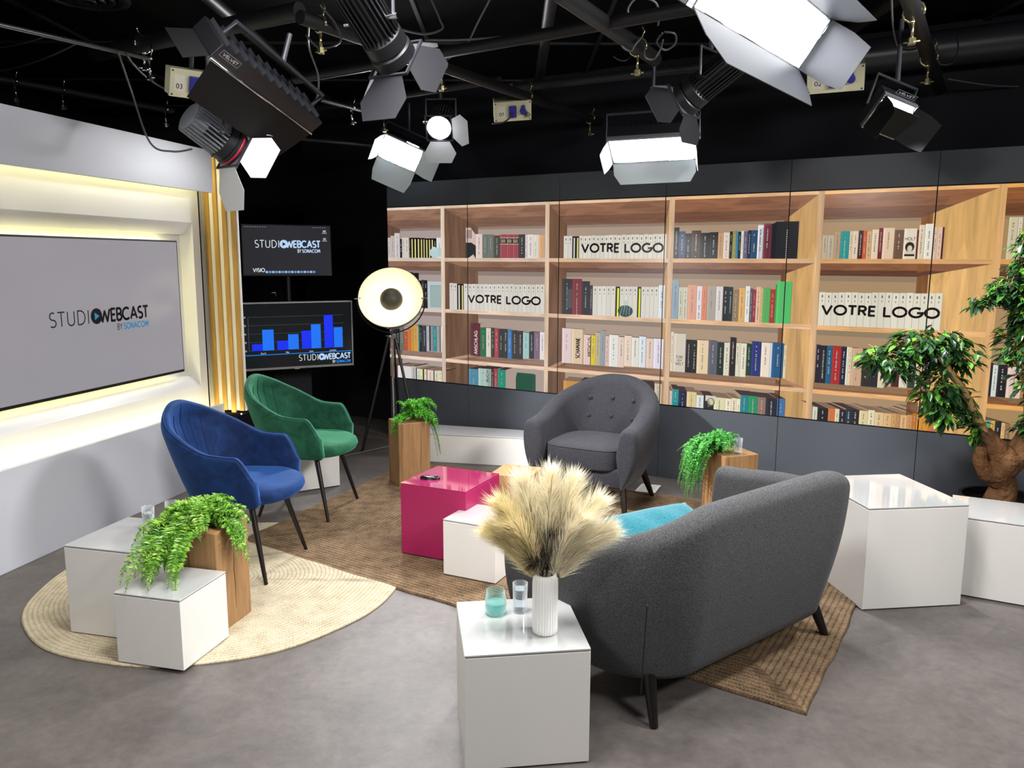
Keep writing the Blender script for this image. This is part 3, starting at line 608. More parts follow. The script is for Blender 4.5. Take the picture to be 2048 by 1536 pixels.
studio_logo(.015, .455, -.215, 'm2', m2, wt, wt2, wt, emis('scr_name', '2a8af0', 1), emis('scr_dk', '14161c', 1))
MB().box(-.02, .02, -.002, 0, -mh / 2 - .004, -mh / 2 + .004).build('sensor', m_alum, m2)
st = thing('monitor_stand', 'black floor stand with a pole carrying the two monitors', 'stand', (-1.86, 6.80, 0), radians(25))
MB().box(-.34, .34, -.25, .22, 0, .02).build('base', m_black, st, bevel=.006)
MB().tube([(0, .16, .02), (0, .16, 1.85)], .022, 12).build('pole', mat('stand_black', '101013', .4), st, smooth=True, angle=40)
MB().box(-.16, .16, .10, .14, .02, .72).build('cable_cover', m_black, st, bevel=.004)
sh = MB().tube([(-.16, .1, 1.34), (-.12, .1, 1.345), (-.12, .1, 1.31)], .006, 8); sh.build('clamp_knob', m_chrome, st, smooth=True)
# black box standing behind the white wall's end, with a cable
t = tag(MB().box(-.12, .12, -.10, .10, 0, .44).build('equipment_box', mat('black_case', '0b0b0d', .5), bevel=.01), 'black equipment box on the floor under the wooden slats', 'box'); t.location = (-2.27, 6.33, 0); t.rotation_euler = (0, 0, radians(-12))
# ------------------------------------------------------------------ rugs
def braid_mat(name, c1, c2, mode, pitch, size=(1, 1)):
    m = bpy.data.materials.new(name); m.use_nodes = True; nt = m.node_tree; N = nt.nodes; L = nt.links; b = N['Principled BSDF']
    b.inputs['Roughness'].default_value = .9; b.inputs['Specular IOR Level'].default_value = .1
    at = N.new('ShaderNodeAttribute'); at.attribute_name = 'braid'      # x = distance across the rows, y = run along them
    sp = N.new('ShaderNodeSeparateXYZ'); L.new(at.outputs['Vector'], sp.inputs['Vector'])
    def M(op, a, c=None, v=None):
        n = N.new('ShaderNodeMath'); n.operation = op
        if isinstance(a, (int, float)): n.inputs[0].default_value = a
        else: L.new(a, n.inputs[0])
        if c is not None:
            if isinstance(c, (int, float)): n.inputs[1].default_value = c
            else: L.new(c, n.inputs[1])
        return n.outputs[0]
    row = M('DIVIDE', sp.outputs['X'], pitch); fr = M('FRACT', row)
    h1 = M('SINE', M('MULTIPLY', fr, pi))                              # rope roundness
    fl = M('FLOOR', row); par = M('MULTIPLY', M('SUBTRACT', M('MULTIPLY', M('FRACT', M('MULTIPLY', fl, .5)), 4), 1), 1)
    al = M('ADD', M('DIVIDE', sp.outputs['Y'], pitch * .55), M('MULTIPLY', M('MULTIPLY', fr, par), 1.1))
    h2 = M('ABSOLUTE', M('SINE', M('MULTIPLY', al, pi)))
    h = M('MULTIPLY', M('POWER', h1, .35), M('ADD', .55, M('MULTIPLY', h2, .45)))
    tc = N.new('ShaderNodeTexCoord'); nz = N.new('ShaderNodeTexNoise'); nz.inputs['Scale'].default_value = 90; nz.inputs['Detail'].default_value = 5
    L.new(tc.outputs['Object'], nz.inputs['Vector'])
    n2 = N.new('ShaderNodeTexNoise'); n2.inputs['Scale'].default_value = 14; L.new(tc.outputs['Object'], n2.inputs['Vector'])
    f = M('ADD', M('MULTIPLY', h, .62), M('MULTIPLY', M('SUBTRACT', nz.outputs['Fac'], .5), .9)); f = M('ADD', f, M('MULTIPLY', M('SUBTRACT', n2.outputs['Fac'], .5), .7))
    rp = N.new('ShaderNodeValToRGB'); e = rp.color_ramp.elements; e[0].position = -0.0 if name.startswith('cream') else .02; e[0].color = (*lin(c1), 1); e[1].position = .72; e[1].color = (*lin(c2), 1)
    L.new(f, rp.inputs['Fac']); L.new(rp.outputs['Color'], b.inputs['Base Color'])
    bp = N.new('ShaderNodeBump'); bp.inputs['Strength'].default_value = .6; bp.inputs['Distance'].default_value = .005
    L.new(h, bp.inputs['Height']); L.new(bp.outputs['Normal'], b.inputs['Normal']); return m
def rug(name, rings, top_attr, mats):
    """rings: list of closed rings (outer first) of (x,y,z); attr per vertex (across, along)"""
    n = len(rings[0]); vs = [v for r in rings for v in r]; at = [a for r in top_attr for a in r]
    fs = []
    for i in range(len(rings) - 1):
        for k in range(n): fs.append((i * n + k, i * n + (k + 1) % n, (i + 1) * n + (k + 1) % n, (i + 1) * n + k))
    me = bpy.data.meshes.new(name); me.from_pydata(vs, [], fs); a = me.attributes.new('braid', 'FLOAT_VECTOR', 'POINT')
    a.data.foreach_set('vector', [c for t in at for c in (t[0], t[1], 0)])
    me.materials.append(mats); me.update(); o = bpy.data.objects.new(name, me); COL.objects.link(o); return o
# round cream rug (braided in a spiral)
rc, R = Vector((-1.46, 3.897, 0)), .89
rings, at = [], []
for i, (r, z) in enumerate([(R, .0), (R + .002, .006), (R - .004, .011)] + [(R * (1 - j / 30) - .004 if j < 30 else .002, .012) for j in range(1, 31)]):
    ring = []; aa = []
    for k in range(120):
        a = 2 * pi * k / 120; w = 1 + .006 * sin(5 * a + 1) + .004 * sin(11 * a)
        ring.append((rc.x + r * w * cos(a), rc.y + r * w * sin(a), z)); aa.append((R - r + .001 + .022 * k / 120 * 0, a * .6))
    rings.append(ring); at.append(aa)
o = rug('round_rug', rings, at, braid_mat('cream_jute', '94886f', 'c4b9a1', 'r', .021)); tag(o, 'round cream braided rug under the blue chair and left white cubes', 'rug')
# rectangular brown jute rug: outline on the floor, rows run parallel to the edges
def jute(corners, mitre=True):
    P = [Vector((*c, 0)) for c in corners]; n = len(P); C_ = sum(P, Vector()) / n
    rings, at = [], []; step = .035; m = 46
    half = min((P[0] - P[1]).length, (P[1] - P[2]).length) / 2
    e = [(P[(i + 1) % n] - P[i]).normalized() for i in range(n)]
    for j in range(int(half / step) + 2):
        for z, extra in (((0, 0), (.012, .006)) if j == 0 else ((.013, 0),)):
            d = min(j * step + extra, half - .002)
            Q = []
            for i in range(n):                       # inset corner along the mitre
                a, b = e[i - 1], e[i]; na = Vector((-a.y, a.x, 0)); nb = Vector((-b.y, b.x, 0))
                bis = (na + nb); Q.append(P[i] + bis * (d / (1 + na.dot(nb))))
            ring, aa = [], []
            for i in range(n):
                for t in range(m):
                    p = Q[i] + (Q[(i + 1) % n] - Q[i]) * (t / m)
                    wob = 0
                    if j == 0:
                        nn = Vector((-e[i].y, e[i].x, 0)); wob = .003 * sin(t * 1.1 + i) + .004 * sin(t * .37); p = p + nn * wob
                    ring.append((p.x, p.y, z)); aa.append((d, (p - P[i]).dot(e[i])))
            rings.append(ring); at.append(aa)
    return rings, at
RC = [(1.07, 2.68), (2.36, 4.76), (-.80, 6.34), (-1.58, 4.47)]
RUGC = RC
rg, at = jute(RC)
o = rug('jute_rug', rg, at, braid_mat('brown_jute', '382d23', '877057', 'x', .026)); tag(o, 'large rectangular brown braided jute rug under the sofa and magenta cube', 'rug')
o.location.z = .001

# ------------------------------------------------------------------ cubes
m_cube = mat('white_cube', 'dad8d4', .42, spec=.4, noise=(1.5, .03, (1, 1, 1)))
m_cube_top = mat('white_glass_top', 'bcbebe', .06, spec=.8, coat=.6)
for _m in (m_cube_top,): _m.node_tree.nodes['Principled BSDF'].inputs['Coat IOR'].default_value = 1.9; _m.node_tree.nodes['Principled BSDF'].inputs['Coat Weight'].default_value = 1
m_gap = mat('cube_joint', '6a6866', .7)
def cube(label, c, yaw, s, h, group='white laminate display cubes', body=None, top=None, sy=None, z=.0):
    sy = sy or s
    t = thing('display_cube', label, 'cube', (c[0], c[1], z), radians(yaw), group)
    MB().box(-s / 2, s / 2, -sy / 2, sy / 2, .006, h - .010).build('body', body or m_cube, t, bevel=.0015)
    MB().box(-s / 2 + .002, s / 2 - .002, -sy / 2 + .002, sy / 2 - .002, h - .010, h - .006).build('joint', m_gap if body is None else body, t)
    MB().box(-s / 2, s / 2, -sy / 2, sy / 2, h - .006, h).build('top_plate', top or m_cube_top, t, bevel=.001)
    f = MB()
    for x in (-1, 1):
        for y in (-1, 1): f.tube([(x * (s / 2 - .03), y * (sy / 2 - .03), 0), (x * (s / 2 - .03), y * (sy / 2 - .03), .006)], .01, 10)
    f.build('foot', m_chrome, t)
    return t
cube('large white cube in the foreground, carrying the ribbed vase and two glasses', (.028, 2.578), 7.5, .405, .40)
cube('largest white cube, with glossy top, standing right of the sofa', (1.862, 3.865), 7.0, .50, .50, sy=.55)
cube('white cube at the right edge, beside the largest cube and below the ficus', (2.425, 3.85), -28.5 + 90, .40, .40)
cube('large white cube left of the fern, with two water glasses on top', (-1.683, 3.436), -14.0, .395, .40, z=.011)
cube('small low white cube in front, with the big fern trailing on its top', (-1.404, 3.142), -14.2, .305, .30, z=.011)
cube('small white cube leaning against the magenta cube on the jute rug', (-.151, 4.02), -25.5, .30, .30, z=.014)
cube('white cube half hidden behind the green chair', (-1.507, 5.69), 32.2, .38, .31)
m_mag = mat('magenta_laminate', '9c2054', .38, spec=.4); m_magtop = mat('magenta_glass_top', 'a82460', .06, spec=.9, coat=.6)
_p = m_magtop.node_tree.nodes['Principled BSDF']; _p.inputs['Coat IOR'].default_value = 2.3; _p.inputs['Coat Weight'].default_value = 1
cube('magenta cube with a glossy pink top, centre of the jute rug', (-.34, 4.35), -25, .405, .405, None, m_mag, m_magtop, z=.014)
# long low white bench under the display wall
pts = [(-.76, 6.366), (.46, 6.114), (.50, 6.245), (.055, 6.49), (-.684, 6.70), (-.72, 6.66)]
t = thing('low_bench', 'long low white bench on the floor under the display wall, left of the grey armchair', 'bench')
MB().prism(pts, 0, .222).build('body', m_cube, t, bevel=.002)
MB().prism(pts, .224, .236).build('top_plate', mat('bench_top', 'b9babb', .5), t, bevel=.002)

# ------------------------------------------------------------------ oak blocks
def oak(name, c1='a87845'):
    m = bpy.data.materials.new(name); m.use_nodes = True; nt = m.node_tree; N = nt.nodes; L = nt.links; b = N['Principled BSDF']
    tc = N.new('ShaderNodeTexCoord'); mp = N.new('ShaderNodeMapping'); mp.inputs['Scale'].default_value = (14, 14, 1.1)
    nz = N.new('ShaderNodeTexNoise'); nz.inputs['Scale'].default_value = 2.2; nz.inputs['Detail'].default_value = 9; nz.inputs['Roughness'].default_value = .65; nz.inputs['Distortion'].default_value = 1.2
    L.new(tc.outputs['Object'], mp.inputs['Vector']); L.new(mp.outputs['Vector'], nz.inputs['Vector'])
    rp = N.new('ShaderNodeValToRGB'); e = rp.color_ramp.elements; r, g, bb = lin(c1)
    e[0].position = .28; e[0].color = (r * .5, g * .45, bb * .4, 1); e[1].position = .62; e[1].color = (r * 1.15, g * 1.15, bb * 1.15, 1)
    x = e.new(.42); x.color = (r * .88, g * .86, bb * .82, 1)
    L.new(nz.outputs['Fac'], rp.inputs['Fac']); L.new(rp.outputs['Color'], b.inputs['Base Color']); b.inputs['Roughness'].default_value = .55
    bp = N.new('ShaderNodeBump'); bp.inputs['Strength'].default_value = .25; bp.inputs['Distance'].default_value = .003
    L.new(nz.outputs['Fac'], bp.inputs['Height']); L.new(bp.outputs['Normal'], b.inputs['Normal']); return m
m_oak = oak('oak_block', '93704a'); m_crack = mat('oak_crack', '3a2412', .9)
def block(label, c, yaw, s, h, z=0., ch=0.004, seed=1, sy=None):
    rn = random.Random(seed); sy = sy or s
    t = thing('oak_block', label, 'wood block', (c[0], c[1], z), radians(yaw), 'solid oak side blocks')
    if ch > .02:                                       # one corner cut off wide (waney edge)
        pts = [(-s / 2, -sy / 2 + ch * .6), (-s / 2 + ch, -sy / 2), (s / 2 - ch * .3, -sy / 2), (s / 2, -sy / 2 + ch * .3), (s / 2, sy / 2), (-s / 2, sy / 2)]
    else: pts = [(-s / 2, -sy / 2), (s / 2, -sy / 2), (s / 2, sy / 2), (-s / 2, sy / 2)]
    MB().prism(pts, 0, h).build('body', m_oak, t, bevel=.005)
    for face in range(2):                              # drying cracks, thin dark inlays standing in the faces
        z0, z1 = h * rn.uniform(.05, .2), h * rn.uniform(.7, .98); x = rn.uniform(-.25, .25) * s; p = []
        n = 12
        for i in range(n + 1):
            x += rn.uniform(-.004, .004); zz = z0 + (z1 - z0) * i / n
            p.append((x, -sy / 2 - .0002, zz) if face == 0 else (s / 2 + .0002, x, zz))
        MB().tube(p, [.0004 + .0011 * sin(pi * i / n) for i in range(n + 1)], 6).build('crack', m_crack, t)
    return t
block('tall oak block behind the small white cube, carrying the big trailing fern', (-1.352, 3.424), -14.3, .243, .458, z=.011, seed=3)
block('tall oak block with a small fern on top, in front of the dish lamp', (-.745, 5.70), 28, .235, .475, z=.002, ch=.03, seed=5)
block('low oak block between the magenta cube and the grey armchair', (.03, 4.91), -20, .26, .30, z=.014, seed=9)
block('oak block beside the sofa arm, carrying a bushy plant and an empty glass', (1.345, 4.80), 20, .235, .455, z=.014, seed=4)
# ------------------------------------------------------------------ fabrics
def fabric_mat(name, base, hi, rough=.9, weave=520, sheen=.06):
    m = bpy.data.materials.new(name); m.use_nodes = True; nt = m.node_tree; N = nt.nodes; L = nt.links; b = N['Principled BSDF']
    tc = N.new('ShaderNodeTexCoord')
    a = N.new('ShaderNodeMapping'); a.inputs['Scale'].default_value = (weave, weave, weave * .28); c = N.new('ShaderNodeMapping'); c.inputs['Scale'].default_value = (weave * .28, weave * .28, weave)
    n1 = N.new('ShaderNodeTexNoise'); n1.inputs['Scale'].default_value = 1; n1.inputs['Detail'].default_value = 2
    n2 = N.new('ShaderNodeTexNoise'); n2.inputs['Scale'].default_value = 1; n2.inputs['Detail'].default_value = 2
    for mp, nz in ((a, n1), (c, n2)): L.new(tc.outputs['Object'], mp.inputs['Vector']); L.new(mp.outputs['Vector'], nz.inputs['Vector'])
    mu = N.new('ShaderNodeMath'); mu.operation = 'ADD'; L.new(n1.outputs['Fac'], mu.inputs[0]); L.new(n2.outputs['Fac'], mu.inputs[1])
    rp = N.new('ShaderNodeMapRange'); rp.inputs['From Min'].default_value = .72; rp.inputs['From Max'].default_value = 1.28; L.new(mu.outputs[0], rp.inputs['Value'])
    mx = N.new('ShaderNodeMix'); mx.data_type = 'RGBA'; mx.inputs[6].default_value = (*lin(base), 1); mx.inputs[7].default_value = (*lin(hi), 1)
    L.new(rp.outputs['Result'], mx.inputs[0]); L.new(mx.outputs[2], b.inputs['Base Color'])
    b.inputs['Roughness'].default_value = rough; b.inputs['Specular IOR Level'].default_value = .15
    b.inputs['Sheen Weight'].default_value = sheen; b.inputs['Sheen Roughness'].default_value = .4
    bp = N.new('ShaderNodeBump'); bp.inputs['Strength'].default_value = .25; bp.inputs['Distance'].default_value = .0015
    L.new(mu.outputs[0], bp.inputs['Height']); L.new(bp.outputs['Normal'], b.inputs['Normal']); return m
def velvet_mat(name, dark, light):
    m = bpy.data.materials.new(name); m.use_nodes = True; nt = m.node_tree; N = nt.nodes; L = nt.links; b = N['Principled BSDF']
    tc = N.new('ShaderNodeTexCoord'); n = N.new('ShaderNodeTexNoise'); n.inputs['Scale'].default_value = 7; n.inputs['Detail'].default_value = 7; n.inputs['Roughness'].default_value = .65; n.inputs['Distortion'].default_value = 1.0
    L.new(tc.outputs['Object'], n.inputs['Vector'])
    lw = N.new('ShaderNodeLayerWeight'); lw.inputs['Blend'].default_value = .35
    ad = N.new('ShaderNodeMath'); ad.operation = 'MULTIPLY_ADD'; L.new(n.outputs['Fac'], ad.inputs[0]); ad.inputs[1].default_value = 1.0; L.new(lw.outputs['Facing'], ad.inputs[2])
    rp = N.new('ShaderNodeMapRange'); rp.inputs['From Min'].default_value = .45; rp.inputs['From Max'].default_value = 1.15; L.new(ad.outputs[0], rp.inputs['Value'])
    mx = N.new('ShaderNodeMix'); mx.data_type = 'RGBA'; mx.inputs[6].default_value = (*lin(dark), 1); mx.inputs[7].default_value = (*lin(light), 1)
    L.new(rp.outputs['Result'], mx.inputs[0]); L.new(mx.outputs[2], b.inputs['Base Color'])
    b.inputs['Roughness'].default_value = .75; b.inputs['Sheen Weight'].default_value = .6; b.inputs['Sheen Roughness'].default_value = .3; b.inputs['Specular IOR Level'].default_value = .15
    b.inputs['Sheen Tint'].default_value = (*[min(1, 2.2 * x + .05) for x in lin(light)], 1)
    return m
m_grey = fabric_mat('charcoal_weave', '131316', '3e3e44', weave=800)
m_grey2 = fabric_mat('grey_weave', '202123', '5e5f61', weave=700)
m_leg = mat('black_lacquer', '120e0d', .35)

# ------------------------------------------------------------------ tub seating (armchair and sofa share the build)
def u_path(hw, yf, yb, R, n=64):
    """plan line of the tub: front left -> back -> front right; returns points (x,y), outward normals, running length"""
    P = []
    k1, k2, k3 = 18, 22, 22
    for i in range(k1): P.append((-hw, yf + (yb - R - yf) * i / k1, -1, 0))
    for i in range(k2): a = pi - (pi / 2) * i / k2; P.append((-hw + R + R * cos(a), yb - R + R * sin(a), cos(a), sin(a)))
    for i in range(k3): P.append((-(hw - R) + 2 * (hw - R) * i / k3, yb, 0, 1))
    for i in range(k2): a = pi / 2 - (pi / 2) * i / k2; P.append((hw - R + R * cos(a), yb - R + R * sin(a), cos(a), sin(a)))
    for i in range(k1 + 1): P.append((hw, yb - R - (yb - R - yf) * i / k1, 1, 0))
    L = [0]
    for i in range(1, len(P)): L.append(L[-1] + hypot(P[i][0] - P[i - 1][0], P[i][1] - P[i - 1][1]))
    return P, L
def tub(name, label, cat, loc, rotz, hw, yf, yb, R, ha, hb, T, mfab, seat_z, legs, buttons, z0=.17, back_lean=.07, arch=.0, rise=.35):
    root = thing(name, label, cat, loc, rotz)
    P, L = u_path(hw, yf, yb, R); tot = L[-1]
    bts = []
    def ring(px, py, nx, ny, h, T, sc=1., push=0.):
        Rr = []
        zs = h - T / 2
        hh = h - z0
        lean = lambda z: back_lean * max(0, ny) * ((z - z0) / (hb - z0)) ** 1.3 * (1)
        pr = []
        # outer side from the bottom up: body draws in towards the base
        for k in range(11):
            t = k / 10; z = z0 + (zs - z0) * t
            o = T / 2 - (.025 * abs(ny) + .105 * abs(nx)) * (1 - t) ** 2.0 + .012 * sin(pi * t)
            pr.append((o, z))
        for k in range(1, 8):
            a = pi * k / 8; pr.append((T / 2 * cos(a), zs + T / 2 * sin(a)))
        for k in range(9):
            t = k / 8; z = zs - (zs - (seat_z - .14)) * t
            pr.append((-T / 2 - .018 * sin(pi * t), z))
        pr.append((-T / 2 + .01, seat_z - .16)); pr.append((-.05, z0 + .01))
        cz = z0 + hh * .55
        for o, z in pr:
            if sc < 1: o *= sc; z = cz + (z - cz) * (1 - (1 - sc) * .16)
            x = px + nx * o; y = py + ny * o + lean(z) + push
            Rr.append(Vector((x, y, z)))
        return Rr
    def hgt(l):
        # arm height at both ends, rising smoothly into the back
        t = l / tot; e = min(t, 1 - t); armlen = (yb - R - yf) / tot
        f = smoothstep(armlen * rise, armlen + (R * pi / 2) / tot * 1.15, e)
        return ha + .035 * smoothstep(0, armlen, e) * (1 - f) + (hb - ha) * f + arch * sin(pi * t) * f
    rings = []
    for s, push in ((.35, -.042), (.72, -.034), (.92, -.017)):
        rings.append(ring(*P[0], hgt(0) - (.012 if s < .5 else .004), T, s, push))
    for p, l in zip(P, L): rings.append(ring(*p, hgt(l), T))
    for s, push in ((.92, -.017), (.72, -.034), (.35, -.042)):
        rings.append(ring(*P[-1], hgt(tot) - (.012 if s < .5 else .004), T, s, push))
    # button dimples on the inner back
    for bx, bz in buttons:
        for r in rings[20:-20]:
            for i, v in enumerate(r):
                if 17 < i < 28:
                    d = hypot(v.x - bx, v.z - bz)
                    if d < .09: v.y += .016 * math.exp(-(d / .028) ** 2)
    MB().loft(rings).build('body', mfab, root, smooth=True, subsurf=1)
    iw = hw - T / 2
    # front rail and seat deck
    s = MB(); n = 10
    s.prism([(-iw - .02, yf + .02), (iw + .02, yf + .02), (iw - .0, yb - R * .6), (iw * .55, yb - T * .3), (-iw * .55, yb - T * .3), (-iw, yb - R * .6)], z0 + .005, seat_z - .115)
    s.build('front_rail', mfab, root, smooth=True, bevel=.02, bseg=3, angle=50)
    # cushion: superellipse loft
    cx, cyf, cyb = iw - .004, yf - .012, yb - T / 2 - .012
    rg = []
    for z, sc in ((0, .94), (.008, .985), (.02, 1), (.115, 1.0), (.135, .985), (.146, .94), (.151, .8), (.153, .5), (.1535, .15)):
        r_ = []
        for k in range(72):
            a = 2 * pi * k / 72; e = 4.5 if sin(a) < 0 else 3.0
            x = abs(cos(a)) ** (2 / e) * (1 if cos(a) > 0 else -1); y = abs(sin(a)) ** (2 / e) * (1 if sin(a) > 0 else -1)
            r_.append(Vector((x * cx * sc, (cyf + cyb) / 2 + y * (cyb - cyf) / 2 * (1 - (1 - sc) * .7 * (1 if sc > .9 else 1.2)) , seat_z - .135 + z)))
        rg.append(r_)
    c = MB().loft(rg).build('seat_cushion', mfab, root, smooth=True)
    edge = [rg[4][k] * 1.0 for k in range(72)]
    MB().tube(edge, .0045, 6, closed=True).build('piping', mfab, c, smooth=True)
    for bx, bz in buttons:
        ri = R - T / 2 - .014; dx_ = max(0, abs(bx) - (hw - R)); ny_ = sqrt(max(0, 1 - (dx_ / ri) ** 2)); yy = yb - R + ri * ny_ + back_lean * ny_ * ((bz - z0) / (hb - z0)) ** 1.3 - .008
        MB().lathe([(.0, -.006), (.011, -.006), (.015, 0), (.011, .006), (.0, .006)], 14, M=Matrix.Translation((bx, yy + .006, bz)) @ Matrix.Rotation(radians(90), 4, 'X'), cap0=False, cap1=False).build('button', mfab, root, smooth=True)
    for (x, y), (tx, ty) in legs:
        pth = [(tx, ty, z0 + .03), (tx + (x - tx) * .5, ty + (y - ty) * .5, (z0 + .03) / 2), (x, y, 0.0)]
        MB().tube(pth, [.024, .021, .015], 14).build('leg', m_leg, root, smooth=True, angle=40)
    return root, hgt
arm, _ = tub('armchair', 'dark grey upholstered tub armchair with buttoned back, in front of the display wall', 'armchair', (.575, 5.27, .014), radians(-28.8),
             .335, -.30, .27, .25, .585, .80, .125, m_grey, .42,
             [((.31, -.27), (.27, -.22)), ((-.31, -.27), (-.27, -.22)), ((.30, .28), (.25, .20)), ((-.30, .28), (-.25, .20))],
             [(-.16, .66), (0, .665), (.16, .66), (-.16, .535), (0, .54), (.16, .535)], back_lean=.09, arch=.02)
sofa, _ = tub('sofa', 'grey two-seat tub sofa seen from behind, with one turquoise cushion on the seat', 'sofa', (.766, 3.168, .0), radians(218.3),
              .655, -.36, .268, .25, .625, .778, .125, m_grey2, .42,
              [((.555, .28), (.52, .22)), ((-.555, .28), (-.52, .22)), ((.555, -.28), (.52, -.24)), ((-.555, -.28), (-.52, -.24))],
              [(-.36, .60), (-.12, .60), (.12, .60), (.36, .60)], back_lean=.07, arch=.02, z0=.138, rise=1.0)
# vertical seam on the sofa's near rear corner and along its outside back
def seam(root, P, m=m_leg): MB().tube(P, .0022, 6).build('seam', m, root, smooth=True)

seam(sofa, [(.652 + .004 * k, .300 + .006 * k, .17 + .05 * k) for k in range(8)])
# turquoise cushion lying on the sofa
def pillow(name, label, M, w, h, t, m):
    rg = []
    N_ = 22; vs = []; fs = []
    for sgn in (1, -1):
        off = len(vs)
        for i in range(N_ + 1):
            for j in range(N_ + 1):
                a, b = i / N_ * 2 - 1, j / N_ * 2 - 1
                k = (1 - a ** 4) * (1 - b ** 4); pin = 1 - .06 * (1 - abs(a) ** 2) * abs(b) ** 3 - .06 * (1 - abs(b) ** 2) * abs(a) ** 3
                vs.append(M @ Vector((a * w / 2 * (1 - .05 * (1 - b * b)) if abs(a) > .99 else a * w / 2 * .98, b * h / 2 * (1 - .05 * (1 - a * a)) if abs(b) > .99 else b * h / 2 * .98, sgn * t / 2 * max(0, k) ** .55 + .004 * sin(9 * a + 5 * b) * k)))
        for i in range(N_):
            for j in range(N_):
                q_ = (off + i * (N_ + 1) + j, off + (i + 1) * (N_ + 1) + j, off + (i + 1) * (N_ + 1) + j + 1, off + i * (N_ + 1) + j + 1)
                fs.append(q_)
    o = MB().add(vs, fs).build(name, m, smooth=True); bm = bmesh.new(); bm.from_mesh(o.data); bmesh.ops.remove_doubles(bm, verts=bm.verts, dist=.0005); bmesh.ops.recalc_face_normals(bm, faces=bm.faces); bm.to_mesh(o.data); bm.free()
    return o
Ms = Matrix.Translation((.766, 3.168, 0)) @ Matrix.Rotation(radians(218.3), 4, 'Z')
cu = pillow('cushion', '', Matrix.Rotation(radians(-28), 4, 'X'), .50, .42, .13, fabric_mat('turquoise_cotton', '195663', '2e7683', .8, 400, .3))
cu.matrix_world = Ms @ Matrix.Translation((.15, -.02, .485)) @ Matrix.Rotation(radians(-8), 4, 'Z')
tag(cu, 'turquoise cushion leaning against the sofa back', 'cushion')

